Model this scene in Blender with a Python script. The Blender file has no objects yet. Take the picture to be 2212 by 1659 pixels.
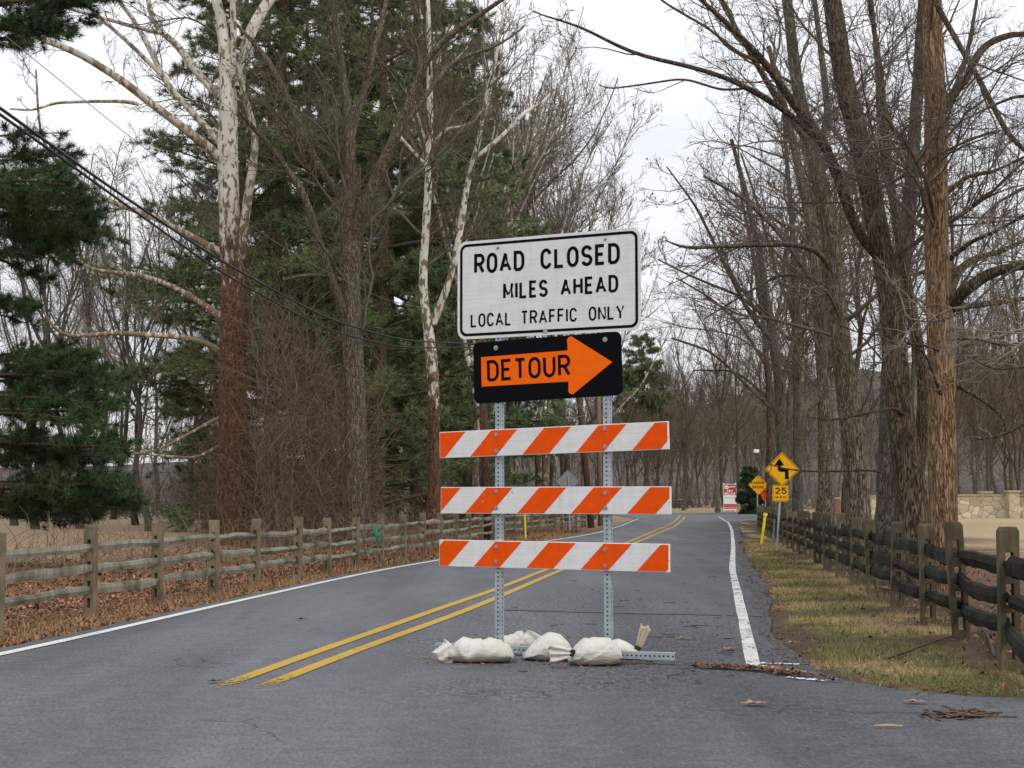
import bpy, math, random
import numpy as np
from mathutils import Vector, noise as mnoise
R_ = math.radians
random.seed(7)
rng = np.random.default_rng(7)
C = bpy.context.scene.collection
scn = bpy.context.scene

# ------------------------------------------------------------------ camera, sky, sun, exposure
EYE, FOC, CX, CY, HORIZ = 1.16, 3300.0, 1106.0, 829.5, 1083.0
PITCH = math.atan((HORIZ - CY) / FOC)
cam = bpy.data.cameras.new('camera'); cam_o = bpy.data.objects.new('camera', cam); C.objects.link(cam_o)
cam.sensor_width = 36.0; cam.lens = 36.0 * FOC / 2212.0
cam.clip_start = 0.1; cam.clip_end = 5000
cam_o.location = (0, 0, EYE); cam_o.rotation_euler = (math.pi / 2 + PITCH, 0, 0)
scn.camera = cam_o
scn.view_settings.view_transform = 'Standard'; scn.view_settings.look = 'None'
scn.view_settings.exposure = -0.12; scn.view_settings.gamma = 1.0
scn.cycles.max_bounces = 6; scn.cycles.diffuse_bounces = 3; scn.cycles.transparent_max_bounces = 4
SUN_EL, SUN_AZ = R_(34), R_(140)      # azimuth measured from +Y towards +X: behind the camera, to its right
w = bpy.data.worlds.new('World'); scn.world = w; w.use_nodes = True
nt = w.node_tree; nt.nodes.clear()
def wn(t, **k):
    n = nt.nodes.new(t)
    for a, b in k.items(): setattr(n, a, b)
    return n
out = wn('ShaderNodeOutputWorld'); bg = wn('ShaderNodeBackground'); bg.inputs[1].default_value = 0.1
sky = wn('ShaderNodeTexSky', sky_type='NISHITA', sun_disc=False, sun_elevation=SUN_EL, sun_rotation=SUN_AZ)
tc = wn('ShaderNodeTexCoord'); sep = wn('ShaderNodeSeparateXYZ')
nt.links.new(tc.outputs['Generated'], sep.inputs[0])
mx = wn('ShaderNodeMath', operation='MAXIMUM'); nt.links.new(sep.outputs[2], mx.inputs[0]); mx.inputs[1].default_value = 0
ov = wn('ShaderNodeMath', operation='MULTIPLY_ADD'); nt.links.new(mx.outputs[0], ov.inputs[0]); ov.inputs[1].default_value = 12.0; ov.inputs[2].default_value = 8.6
mp = wn('ShaderNodeMapping'); mp.inputs['Scale'].default_value = (1.5, 1.5, 5); nt.links.new(tc.outputs['Generated'], mp.inputs[0])
cn = wn('ShaderNodeTexNoise'); cn.inputs['Scale'].default_value = 2.2; cn.inputs['Detail'].default_value = 5; nt.links.new(mp.outputs[0], cn.inputs[0])
cr = wn('ShaderNodeValToRGB'); cr.color_ramp.elements[0].position = .35; cr.color_ramp.elements[0].color = (.80, .84, .91, 1)
cr.color_ramp.elements[1].position = .62; cr.color_ramp.elements[1].color = (1, 1, 1.02, 1); nt.links.new(cn.outputs[0], cr.inputs[0])
sc1 = wn('ShaderNodeVectorMath', operation='SCALE'); nt.links.new(cr.outputs[0], sc1.inputs[0]); nt.links.new(ov.outputs[0], sc1.inputs['Scale'])
sc2 = wn('ShaderNodeVectorMath', operation='SCALE'); nt.links.new(sky.outputs[0], sc2.inputs[0]); sc2.inputs['Scale'].default_value = .08
ad = wn('ShaderNodeVectorMath', operation='ADD'); nt.links.new(sc1.outputs[0], ad.inputs[0]); nt.links.new(sc2.outputs[0], ad.inputs[1])
nt.links.new(ad.outputs[0], bg.inputs[0]); nt.links.new(bg.outputs[0], out.inputs[0])
sl = bpy.data.lights.new('sun', 'SUN'); sl.energy = 1.3; sl.angle = R_(18); sl.color = (1, .93, .82)
so = bpy.data.objects.new('sun', sl); C.objects.link(so)
sd = Vector((math.sin(SUN_AZ) * math.cos(SUN_EL), math.cos(SUN_AZ) * math.cos(SUN_EL), math.sin(SUN_EL)))
so.rotation_euler = sd.to_track_quat('Z', 'Y').to_euler(); so.location = (8, -10, 20)

# ------------------------------------------------------------------ helpers: rays of the photograph turned into places
def ray(px, py):
    dx, dy = px - CX, CY - py
    return np.array([dx, FOC * math.cos(PITCH) - dy * math.sin(PITCH), FOC * math.sin(PITCH) + dy * math.cos(PITCH)])
def at(px, py, Y):
    d = ray(px, py); return np.array([0, 0, EYE]) + d * (Y / d[1])
def rise(y): return 0.0067 * np.clip(np.asarray(y, float) - 90, 0, 260)
def gp(px, py):
    d = ray(px, py); t = EYE / -d[2] if d[2] < 0 else 1e3
    for _ in range(40):
        p = d * t; z = float(rise(p[1])); t += 0.5 * ((EYE - z) / -d[2] - t) if d[2] < 0 else 0
    p = d * t; p[2] = float(rise(p[1])); return p
def V3(a): return np.asarray(a, float)

# ------------------------------------------------------------------ helpers: objects
def tag(o, label=None, cat=None, group=None, kind=None):
    if label: o['label'] = label
    if cat: o['category'] = cat
    if group: o['group'] = group
    if kind: o['kind'] = kind
    return o
def thing(name, label, cat, loc=(0, 0, 0), rz=0.0, group=None):
    o = bpy.data.objects.new(name, None); C.objects.link(o); o.empty_display_size = .2
    o.location = [float(v) for v in loc]; o.rotation_euler = (0, 0, rz)
    return tag(o, label, cat, group)
def mesh_np(name, verts, faces_by_n, mat, parent=None, smooth=False, col=None):
    """verts (N,3); faces_by_n list of (F,k) index arrays"""
    me = bpy.data.meshes.new(name)
    verts = np.ascontiguousarray(verts, dtype=np.float32)
    me.vertices.add(len(verts)); me.vertices.foreach_set('co', verts.ravel())
    li = np.concatenate([f.ravel() for f in faces_by_n]).astype(np.int32)
    tot = np.concatenate([np.full(len(f), f.shape[1], np.int32) for f in faces_by_n])
    st = np.concatenate([[0], np.cumsum(tot)[:-1]]).astype(np.int32)
    me.loops.add(len(li)); me.loops.foreach_set('vertex_index', li)
    me.polygons.add(len(tot)); me.polygons.foreach_set('loop_start', st); me.polygons.foreach_set('loop_total', tot)
    if smooth: me.polygons.foreach_set('use_smooth', np.ones(len(tot), bool))
    if col is not None:
        a = me.color_attributes.new('zone', 'FLOAT_COLOR', 'POINT')
        c4 = np.ones((len(verts), 4), np.float32); c4[:, :3] = col; a.data.foreach_set('color', c4.ravel())
    me.update(calc_edges=True)
    if mat: me.materials.append(mat)
    o = bpy.data.objects.new(name, me); C.objects.link(o)
    if parent: o.parent = parent
    return o
class MB:
    """collects shapes, links them as one mesh"""
    def __init__(s): s.v = []; s.f = []
    def add(s, verts, faces):
        b = len(s.v); s.v += [tuple(map(float, p)) for p in verts]; s.f += [tuple(i + b for i in f) for f in faces]
    def box(s, c, h, ax=None, taper=None):
        ax = ax if ax is not None else np.eye(3); c = V3(c); P = []
        for sz in (-1, 1):
            k = 1 if (sz < 0 or taper is None) else taper
            for sx, sy in ((-1, -1), (1, -1), (1, 1), (-1, 1)): P.append(c + ax[0] * h[0] * sx * k + ax[1] * h[1] * sy * k + ax[2] * h[2] * sz)
        s.add(P, [(3, 2, 1, 0), (4, 5, 6, 7), (0, 1, 5, 4), (1, 2, 6, 5), (2, 3, 7, 6), (3, 0, 4, 7)])
    def prism(s, pts, origin, ux, uy, un, t0, t1):
        n = len(pts); o = V3(origin)
        P = [o + ux * a + uy * b + un * t0 for a, b in pts] + [o + ux * a + uy * b + un * t1 for a, b in pts]
        s.add(P, [tuple(range(n - 1, -1, -1)), tuple(range(n, 2 * n))] + [(i, (i + 1) % n, n + (i + 1) % n, n + i) for i in range(n)])
    def tube(s, pts, rad, n=8, cap=True):
        P = np.array(pts, float); m = len(P); r = np.broadcast_to(np.asarray(rad, float), (m,))
        v, f = tube_arrays(P[None], r[None], n); b = len(s.v)
        s.v += [tuple(map(float, q)) for q in v]; s.f += [tuple(int(i) + b for i in q) for q in f]
        if cap: s.f += [tuple(b + i for i in range(n - 1, -1, -1)), tuple(b + (m - 1) * n + i for i in range(n))]
    def build(s, name, mat, parent=None, smooth=False, bevel=0):
        me = bpy.data.meshes.new(name); me.from_pydata(s.v, [], s.f); me.update()
        if smooth: me.polygons.foreach_set('use_smooth', [True] * len(me.polygons))
        if mat: me.materials.append(mat)
        o = bpy.data.objects.new(name, me); C.objects.link(o)
        if parent: o.parent = parent
        if bevel:
            b = o.modifiers.new('edge', 'BEVEL'); b.width = bevel; b.segments = 2; b.limit_method = 'ANGLE'
        return o
def norm(a): return a / np.maximum(np.linalg.norm(a, axis=-1, keepdims=True), 1e-9)
def tube_arrays(P, R, s, flute=None):
    n, m, _ = P.shape
    T = norm(np.gradient(P, axis=1)); mt = norm(T.mean(1))
    ref = np.where(np.abs(mt[:, 2:3]) > .75, np.array([[1., .2, 0]]), np.array([[0, 0, 1.]]))
    U = norm(np.cross(T, ref[:, None, :])); W = np.cross(T, U)
    a = np.arange(s) * 2 * np.pi / s
    rr = R[:, :, None] * np.ones(s)
    if flute is not None: rr = rr * (1 + flute(a[None, None, :], P[:, :, 2:3], np.arange(n)[:, None, None]))
    v = P[:, :, None, :] + rr[..., None] * (np.cos(a)[None, None, :, None] * U[:, :, None, :] + np.sin(a)[None, None, :, None] * W[:, :, None, :])
    b = (np.arange(n) * m * s)[:, None, None] + (np.arange(m - 1) * s)[None, :, None]
    i = np.arange(s)[None, None, :]; j = (i + 1) % s
    f = np.stack([b + i, b + j, b + s + j, b + s + i], -1).reshape(-1, 4)
    return v.reshape(-1, 3), f
def merge(parts):
    vs, fs, o = [], [], 0
    for v, f in parts: vs.append(v); fs.append(f + o); o += len(v)
    return np.concatenate(vs), np.concatenate(fs)

# ------------------------------------------------------------------ materials
class M_:
    def __init__(s, name, rough=.8, spec=.3, metal=0.0):
        s.m = bpy.data.materials.new(name); s.m.use_nodes = True; s.t = s.m.node_tree
        s.b = s.t.nodes['Principled BSDF']; s.b.inputs['Roughness'].default_value = rough
        s.b.inputs['Specular IOR Level'].default_value = spec; s.b.inputs['Metallic'].default_value = metal
    def n(s, t, **k):
        q = s.t.nodes.new(t)
        for a, b in k.items(): setattr(q, a, b)
        return q
    def l(s, a, b): s.t.links.new(a, b)
    def co(s, scale=(1, 1, 1), kind='Object'):
        q = s.n('ShaderNodeTexCoord'); mp = s.n('ShaderNodeMapping'); mp.inputs['Scale'].default_value = scale
        s.l(q.outputs[kind], mp.inputs[0]); return mp.outputs[0]
    def noise(s, vec, scale, detail=4, rough=.6, dist=0):
        q = s.n('ShaderNodeTexNoise'); q.inputs['Scale'].default_value = scale; q.inputs['Detail'].default_value = detail
        q.inputs['Roughness'].default_value = rough; q.inputs['Distortion'].default_value = dist; s.l(vec, q.inputs['Vector']); return q.outputs[0]
    def ramp(s, fac, stops):
        q = s.n('ShaderNodeValToRGB'); e = q.color_ramp.elements
        while len(e) < len(stops): e.new(.5)
        for k, (p, c) in enumerate(stops):
            e[k].position = p; e[k].color = (*c, 1) if hasattr(c, '__len__') else (c, c, c, 1)
        s.l(fac, q.inputs[0]); return q.outputs[0]
    def mix(s, fac, a, b, mode='MIX'):
        q = s.n('ShaderNodeMix', data_type='RGBA', blend_type=mode)
        for v, k in ((fac, 0), (a, 6), (b, 7)):
            if hasattr(v, 'is_output'): s.l(v, q.inputs[k])
            else: q.inputs[k].default_value = v if k == 0 else (*v, 1)
        return q.outputs[2]
    def math(s, op, a, b=0.0):
        q = s.n('ShaderNodeMath', operation=op)
        for v, k in ((a, 0), (b, 1)):
            if hasattr(v, 'is_output'): s.l(v, q.inputs[k])
            else: q.inputs[k].default_value = v
        return q.outputs[0]
    def color(s, c):
        if hasattr(c, 'is_output'): s.l(c, s.b.inputs['Base Color'])
        else: s.b.inputs['Base Color'].default_value = (*c, 1)
        return s
    def bump(s, h, strength=.5, dist=.02):
        q = s.n('ShaderNodeBump'); q.inputs['Strength'].default_value = strength; q.inputs['Distance'].default_value = dist
        s.l(h, q.inputs['Height']); s.l(q.outputs[0], s.b.inputs['Normal']); return s
def bark(name, lo, mid, hi, vs=1.0, furrow=14, moss=None):
    m = M_(name, .95, .1); v = m.co((furrow * vs * 2.1, furrow * vs * 2.1, 6.2 * vs)); n0 = m.noise(v, .62, 3, .5, 1.1); n1 = m.math('ADD', m.math('MULTIPLY', m.math('ABSOLUTE', m.math('SUBTRACT', n0, .5)), 3.0), m.math('MULTIPLY', m.noise(v, 2.2, 4, .7), .55))
    v2 = m.co((1, 1, .5)); n2 = m.noise(v2, 1.7, 4)
    c = m.ramp(n1, [(.28, lo), (.42, mid), (.66, hi)])
    c = m.mix(m.ramp(n2, [(.4, 0.0), (.8, .25)]), c, mid)
    if moss: c = m.mix(m.ramp(m.noise(m.co((1, 1, .6)), 3.1, 5), [(.5, 0.0), (.66, .6)]), c, moss)
    m.color(c); m.bump(n1, 1.0, .035); return m.m
def plain(name, lo, hi, scale=8, rough=.8, spec=.3, metal=0.0, bump=0.0, stretch=(1, 1, 1), detail=5):
    m = M_(name, rough, spec, metal); n1 = m.noise(m.co(stretch), scale, detail); m.color(m.ramp(n1, [(.3, lo), (.7, hi)]))
    if bump: m.bump(n1, bump, .01)
    return m.m
BK_BROWN = bark('bark_brown', (.026, .021, .015), (.108, .088, .064), (.23, .19, .142), 1.0, 16)
BK_ORANGE = bark('bark_tan', (.036, .020, .011), (.20, .122, .070), (.42, .275, .165), 1.0, 22)
BK_DARK = bark('bark_dark', (.015, .011, .008), (.075, .058, .042), (.19, .145, .10), 1.0, 20)
BK_GREY = bark('bark_grey', (.026, .023, .019), (.078, .069, .056), (.145, .13, .105), 1.0, 14, (.12, .118, .09))
BK_RED = bark('bark_reddish', (.03, .016, .01), (.12, .062, .04), (.22, .12, .075), 1.0, 14)
TWIG = plain('twig_brown', (.075, .057, .043), (.135, .105, .08), 3)
TWIG_D = plain('twig_dark', (.06, .047, .036), (.14, .11, .084), 3)
TWIG_P = plain('twig_pale', (.15, .125, .10), (.26, .22, .175), 3)
VINE = plain('vine_brown', (.085, .053, .037), (.20, .135, .095), 5)
def sycamore(name, z0, z1, dim=1.0, more=0.0):
    m = M_(name, .85, .2); v = m.co((1, 1, .45)); n1 = m.noise(v, 8.5, 3, .5, .4); n3 = m.noise(m.co(), 1.1, 3)
    thr = m.math('ADD', n1, m.math('MULTIPLY', m.math('SUBTRACT', n3, .5), .25))
    s0 = m.n('ShaderNodeSeparateXYZ'); m.l(m.co(), s0.inputs[0]); thr = m.math('ADD', thr, m.math('MULTIPLY', m.math('SUBTRACT', 11.5, s0.outputs[2]), .011)); thr = m.math('ADD', thr, more)
    pal = m.ramp(m.noise(v, 3, 4), [(.3, (.42 * dim, .39 * dim, .32 * dim)), (.65, (.66 * dim, .635 * dim, .56 * dim))])
    c = m.mix(m.ramp(thr, [(.535, 0.0), (.57, 1.0)]), pal, (.17, .125, .08))
    sp = m.n('ShaderNodeSeparateXYZ'); m.l(m.co(), sp.inputs[0])
    h = m.math('ADD', sp.outputs[2], m.math('ADD', m.math('MULTIPLY', n3, 2.0), m.math('MULTIPLY', m.math('SUBTRACT', m.noise(m.co((1, 1, .5)), 5.5, 4), .5), 9.0)))
    f = m.ramp(m.math('MULTIPLY', m.math('SUBTRACT', h, z0), 1 / (z1 - z0)), [(.0, 0.0), (1.0, 1.0)])
    low = m.ramp(m.noise(m.co((13, 13, 5)), 1, 6, .7, 1), [(.36, (.02, .011, .007)), (.5, (.092, .046, .026)), (.62, (.155, .092, .056)), (.70, (.30, .235, .17))])
    m.color(m.mix(f, low, c)); m.bump(n1, .35, .02); return m.m
SYC1 = sycamore('bark_sycamore', 8.6, 10.2, .9)
SYC_L = sycamore('bark_sycamore_limb', -3.0, -2.0, .72, .05)
SYC2 = sycamore('bark_sycamore_slender', 5.0, 6.2)
SYC3 = sycamore('bark_sycamore_far', 1.0, 5.0)
def needle_mat(name, a, b):
    m = M_(name, .6, .25); g = m.n('ShaderNodeVertexColor', layer_name='zone'); n1 = m.noise(m.co(), .9, 4)
    c = m.mix(m.ramp(n1, [(.35, 0.0), (.65, 1.0)]), a, b); m.color(m.mix(1.0, c, g.outputs[0], 'MULTIPLY')); return m.m
PINE = needle_mat('pine_needles', (.07, .102, .042), (.155, .20, .082))
PINE_D = needle_mat('dark_pine_needles', (.03, .058, .024), (.068, .105, .04))
def zone_mat(name, rough=.95, scale=25, bump=.6, amp=(.55, 1.35)):
    m = M_(name, rough, .1); g = m.n('ShaderNodeVertexColor', layer_name='zone')
    n1 = m.noise(m.co(), scale, 6, .7); n2 = m.noise(m.co(), scale * .12, 4)
    f = m.mix(.5, m.ramp(n1, [(.3, amp[0]), (.7, amp[1])]), m.ramp(n2, [(.3, .7), (.7, 1.25)]))
    m.color(m.mix(1.0, g.outputs[0], f, 'MULTIPLY')); m.bump(n1, bump, .03); return m.m
GROUND = zone_mat('ground_cover'); BLADE = zone_mat('blade', .85, 3, .0, (.75, 1.2))

# ------------------------------------------------------------------ road, ground and hills
LEFT_LINE = [(0, 1414.8), (164, 1381), (328, 1341), (497, 1303), (686, 1260.7), (827, 1231), (951, 1210), (1075, 1187), (1192, 1167.6), (1249, 1159), (1298, 1149.8), (1345, 1134.8), (1367, 1125), (1380, 1120.6)]
RIGHT_LINE = [(1627, 1440), (1617.6, 1392.6), (1608, 1348), (1599.5, 1309), (1590, 1267.6), (1582.5, 1236), (1582, 1215), (1584.3, 1184), (1581, 1145), (1573, 1128), (1552.5, 1116.6)]
YEL_A = [(465, 1488), (639, 1423.5), (810, 1365), (994, 1299), (1068.6, 1275.6), (1175, 1232), (1355.8, 1171.7), (1413, 1147), (1443, 1134.8), (1461, 1122.5), (1469, 1114)]
YEL_B = [(560, 1488), (714, 1424.7), (843, 1379), (994, 1325), (1085, 1286.6), (1210.8, 1232), (1372, 1173), (1427, 1150), (1457, 1137.5), (1470.7, 1126.6), (1480, 1117)]
def resample(P, n):
    P = np.asarray(P, float); s = np.concatenate([[0], np.cumsum(np.linalg.norm(np.diff(P, axis=0), axis=1))])
    t = np.linspace(0, s[-1], n); return np.stack([np.interp(t, s, P[:, k]) for k in range(P.shape[1])], 1)
def smooth_path(P, it=2):
    P = np.array(P, float)
    for _ in range(it): P[1:-1] = .25 * P[:-2] + .5 * P[1:-1] + .25 * P[2:]
    return P
def ground_path(px, n=90, it=3): return smooth_path(resample([gp(*p) for p in px], n), it)
def strip(name, path, half, z, mat, jitter=0.0):
    P = path; T = norm(np.gradient(P[:, :2], axis=0)); N = np.stack([-T[:, 1], T[:, 0]], 1)
    h = half * (1 + jitter * rng.standard_normal((len(P), 2)))
    a = P[:, :2] + N * h[:, :1]; b = P[:, :2] - N * h[:, 1:]
    v = np.concatenate([np.c_[a, rise(a[:, 1]) + z], np.c_[b, rise(b[:, 1]) + z]]); n = len(P)
    i = np.arange(n - 1); return tag(mesh_np(name, v, [np.stack([i + n, i + n + 1, i + 1, i], 1)], mat), kind='structure')
# asphalt
m = M_('asphalt', .82, .35); v = m.co()
agg = m.noise(v, 120, 3, .8); med = m.noise(v, 6, 5); big = m.noise(m.co((1, .35, 1)), .55, 4)
agg = m.math('MULTIPLY_ADD', m.noise(m.co((1, .3, 1)), 46, 4, .8), .75) if False else m.math('ADD', m.math('MULTIPLY', m.noise(m.co((1, .28, 1)), 52, 5, .85), .7), m.math('MULTIPLY', agg, .3))
c = m.ramp(agg, [(.34, (.042, .044, .049)), (.5, (.094, .097, .106)), (.66, (.178, .183, .195))])
posn = m.n('ShaderNodeSeparateXYZ'); m.l(m.co(), posn.inputs[0]); ex = m.math('MULTIPLY', m.math('SUBTRACT', posn.outputs[0], .75), .48); ey = m.math('MULTIPLY', m.math('SUBTRACT', posn.outputs[1], 15.0), .125)
wd_ = m.math('ADD', m.math('SQRT', m.math('ADD', m.math('MULTIPLY', ex, ex), m.math('MULTIPLY', ey, ey))), m.math('MULTIPLY', m.math('SUBTRACT', m.noise(m.co(), .9, 5), .5), 1.4))
worn = m.ramp(wd_, [(.55, 1.0), (1.15, 0.0)]); grit = m.noise(m.co((1, .35, 1)), 30, 3, .9)
c = m.mix(worn, c, m.ramp(grit, [(.34, (.024, .025, .028)), (.50, (.080, .084, .094)), (.66, (.185, .19, .202))]))
c = m.mix(1.0, c, m.ramp(med, [(.3, .82), (.7, 1.14)]), 'MULTIPLY'); c = m.mix(1.0, c, m.ramp(big, [(.3, .84), (.7, 1.14)]), 'MULTIPLY')
stone = m.n('ShaderNodeTexVoronoi'); stone.inputs['Scale'].default_value = 34; m.l(v, stone.inputs['Vector'])
keep = m.math('MULTIPLY', m.math('LESS_THAN', stone.outputs['Distance'], .17), m.ramp(m.noise(v, 1.1, 3), [(.5, 0.0), (.62, .75)]))
c = m.mix(keep, c, (.26, .26, .265))
trk = m.noise(m.co((1.1, .10, 1)), 1.0, 3); c = m.mix(1.0, c, m.ramp(trk, [(.34, .82), (.62, 1.16)]), 'MULTIPLY')
st_ = m.math('ADD', m.noise(m.co((1, .4, 1)), 1.9, 5, .65), 0); c = m.mix(m.ramp(st_, [(.64, 0.0), (.74, .5)]), c, (.05, .05, .052))
ck = m.n('ShaderNodeTexVoronoi', feature='DISTANCE_TO_EDGE'); ck.inputs['Scale'].default_value = .42; wv_ = m.n('ShaderNodeVectorMath', operation='ADD'); m.l(m.co(), wv_.inputs[0]); nz_ = m.n('ShaderNodeTexNoise'); nz_.inputs['Scale'].default_value = 1.7; nz_.inputs['Detail'].default_value = 5; m.l(m.co(), nz_.inputs['Vector']); m.l(nz_.outputs['Color'], wv_.inputs[1]); m.l(wv_.outputs[0], ck.inputs['Vector'])
cm = m.math('MULTIPLY', m.math('LESS_THAN', ck.outputs['Distance'], .0055), m.ramp(m.noise(m.co(), .5, 3), [(.5, 0.0), (.6, .8)])); c = m.mix(cm, c, (.03, .03, .032))
m.color(c); m.bump(agg, .5, .006); ASPH = m.m
def paint(name, col, wear, fade=None):
    m = M_(name, .7, .3); v = m.co(); n1 = m.noise(v, 45, 5, .75); n2 = m.noise(v, 2.0, 3)
    f = m.ramp(m.math('ADD', n1, m.math('MULTIPLY', m.math('SUBTRACT', n2, .5), .5)), [(wear, 0.0), (wear + .08, 1.0)])
    if fade: sy = m.n('ShaderNodeSeparateXYZ'); m.l(v, sy.inputs[0]); f = m.math('MAXIMUM', f, m.ramp(m.math('ADD', m.math('MULTIPLY', m.math('SUBTRACT', fade, sy.outputs[1]), .55), m.math('MULTIPLY', m.math('SUBTRACT', m.noise(v, 30, 4, .8), .5), 2.2)), [(.3, 0.0), (.42, 1.0)]))
    m.color(m.mix(m.noise(v, 9, 4), [q * .8 for q in col], col))
    tr = m.n('ShaderNodeBsdfTransparent'); ms = m.n('ShaderNodeMixShader'); m.l(f, ms.inputs[0]); m.l(m.b.outputs[0], ms.inputs[1]); m.l(tr.outputs[0], ms.inputs[2]); m.l(ms.outputs[0], m.t.nodes['Material Output'].inputs[0]); return m.m
WHITE_P = paint('white_road_paint', (.58, .58, .555), .60); YEL_P = paint('yellow_road_paint', (.44, .275, .03), .62, 10.6); WHITE_W = paint('worn_white_paint', (.75, .76, .77), .47)

LP = ground_path(LEFT_LINE); RP = ground_path(RIGHT_LINE)
ldir = norm(LP[20, :2] - LP[0, :2])
def rise_pts(xy): xy = np.asarray(xy, float); return np.c_[xy, rise(xy[:, 1])]
def side(path, off):
    T = norm(np.gradient(path[:, :2], axis=0)); N = np.stack([-T[:, 1], T[:, 0]], 1); return path[:, :2] + N * off
left_edge = side(LP, .24); left_edge = np.concatenate([left_edge[:1] - ldir * 30, left_edge])
far_left = np.array([gp(1330, 1113)[:2], gp(1200, 1109)[:2]])
right_px = [(2320, 1514), (2212, 1512), (2100, 1506), (1950, 1497), (1850, 1484), (1790, 1468), (1745, 1440), (1712, 1400), (1690, 1350), (1668, 1300), (1650, 1262), (1632, 1236), (1615, 1205), (1606, 1178), (1601, 1152), (1597, 1135), (1600, 1127), (1640, 1124.5), (1760, 1123.5)]
right_edge = smooth_path(resample(np.array([gp(*p)[:2] for p in right_px]), 160), 2)
right_edge = np.concatenate([[[14, right_edge[0, 1] - 1.2]], right_edge])
far_edge = np.array([gp(*p)[:2] for p in [(1760, 1107.5), (1600, 1107), (1540, 1107.5), (1470, 1108), (1400, 1107.5), (1200, 1106)]])
poly = np.concatenate([[[14, -12]], right_edge, far_edge, far_left[::-1], left_edge[::-1], [[left_edge[0, 0], -12]]])
# wobble of the broken asphalt edge
poly2 = poly.copy(); poly2[2:150] += smooth_path(rng.normal(0, .13, (148, 2)), 2) * np.linspace(1, 1.6, 148)[:, None] * .6 + rng.normal(0, .008, (148, 2))
from mathutils.geometry import tessellate_polygon
def sheet(name, pl, z, mat, kind='structure', thick=0.0):
    ti = tessellate_polygon([[Vector((p[0], p[1], 0)) for p in pl]])
    v = np.c_[pl, rise(pl[:, 1]) + z]
    f = np.array(ti); a = pl[f]; cr_ = np.cross(a[:, 1] - a[:, 0], a[:, 2] - a[:, 0]); f[cr_ < 0] = f[cr_ < 0][:, ::-1]
    fs = [f]
    if thick:
        n = len(pl); v = np.concatenate([v, v - [0, 0, thick]]); i = np.arange(n); j = (i + 1) % n; fs.append(np.stack([i, j, j + n, i + n], 1))
    return tag(mesh_np(name, v, fs, mat), kind=kind)
sheet('road', poly2, 0.0, ASPH, thick=.06)
m = M_('asphalt_shoulder', .9, .2); v = m.co(); agg = m.noise(m.co((1, .35, 1)), 40, 4, .85); c = m.ramp(agg, [(.34, (.020, .021, .023)), (.5, (.062, .064, .07)), (.66, (.15, .152, .158))]); c = m.mix(m.ramp(m.noise(v, 2.2, 5), [(.45, 0.0), (.68, .7)]), c, (.06, .043, .031)); m.color(c); m.bump(agg, .7, .008); ASPH_S = m.m
sh_a = RP[4:, :2][::1] + [.10, 0]; ya = np.linspace(11.0, 60, 70); oo = np.argsort(RP[:, 1]); xa = np.interp(ya, RP[oo, 1], RP[oo, 0]) + .15 + .05 * np.sin(ya * 1.7) + rng.normal(0, .012, 70); ee = np.argsort(poly2[2:136, 1]); xb = np.interp(ya, poly2[2:136, 1][ee], poly2[2:136, 0][ee]) - .004
n_ = 70; v = np.concatenate([np.c_[xa, ya, rise(ya) + .004], np.c_[np.maximum(xb, xa + .02), ya, rise(ya) + .004]]); i = np.arange(n_ - 1); tag(mesh_np('road_shoulder', v, [np.stack([i, i + n_, i + n_ + 1, i + 1], 1)], ASPH_S), kind='structure')
strip('left_edge_line', np.concatenate([[[*(LP[0, :2] - ldir * 8), 0]], LP]), .055, .008, WHITE_P)
strip('right_edge_line', RP, .052, .008, paint('scuffed_white_paint', (.58, .58, .555), .535), .06)
YA, YB = ground_path(YEL_A), ground_path(YEL_B)
strip('yellow_centre_line', YA, .056, .006, YEL_P); strip('yellow_centre_line', YB, .056, .006, YEL_P)
for px in ([(1641, 1434), (1680, 1436), (1727, 1437)], [(1641, 1440), (1690, 1447), (1745, 1455)], [(1700, 1465), (1745, 1469), (1782, 1473)]):
    strip('junction_paint', ground_path(px, 14, 1), .035, .009, WHITE_W, .3)
TAR = plain('crack_sealant', (.045, .047, .052), (.085, .088, .095), 30, .7)
strip('crack_seal', ground_path([(1090, 1317), (1250, 1321), (1400, 1325), (1520, 1327), (1590, 1329), (1650, 1330)], 60, 1), .13, .0055, TAR, .12)
strip('crack_seal', ground_path([(1572, 1380), (1566, 1340), (1562, 1318)], 14, 1), .03, .0065, TAR, .2)

# left and right fence lines
LF = np.array([[-5.05, 11.0], [-4.63, 13.8], [-3.52, 21.15], [-1.83, 31.9], [-.58, 44.5], [3.34, 70.2]])
RF0 = np.array([3.52, 11.19]); RFd = np.array([.125, 1.0]) / math.hypot(.125, 1)
def lf_x(y): return np.interp(y, LF[:, 1], LF[:, 0])
def rf_x(y): return RF0[0] + .125 * (np.asarray(y) - RF0[1])
def re_x(y): o = np.argsort(right_edge[1:135, 1]); return np.interp(y, right_edge[1:135, 1][o], right_edge[1:135, 0][o])
def fbm(x, y, s, seed=0): return np.array([mnoise.fractal(Vector((a * s + seed, b * s, seed * .37)), .9, 2.1, 4) for a, b in zip(np.ravel(x), np.ravel(y))]).reshape(np.shape(x))
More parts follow.
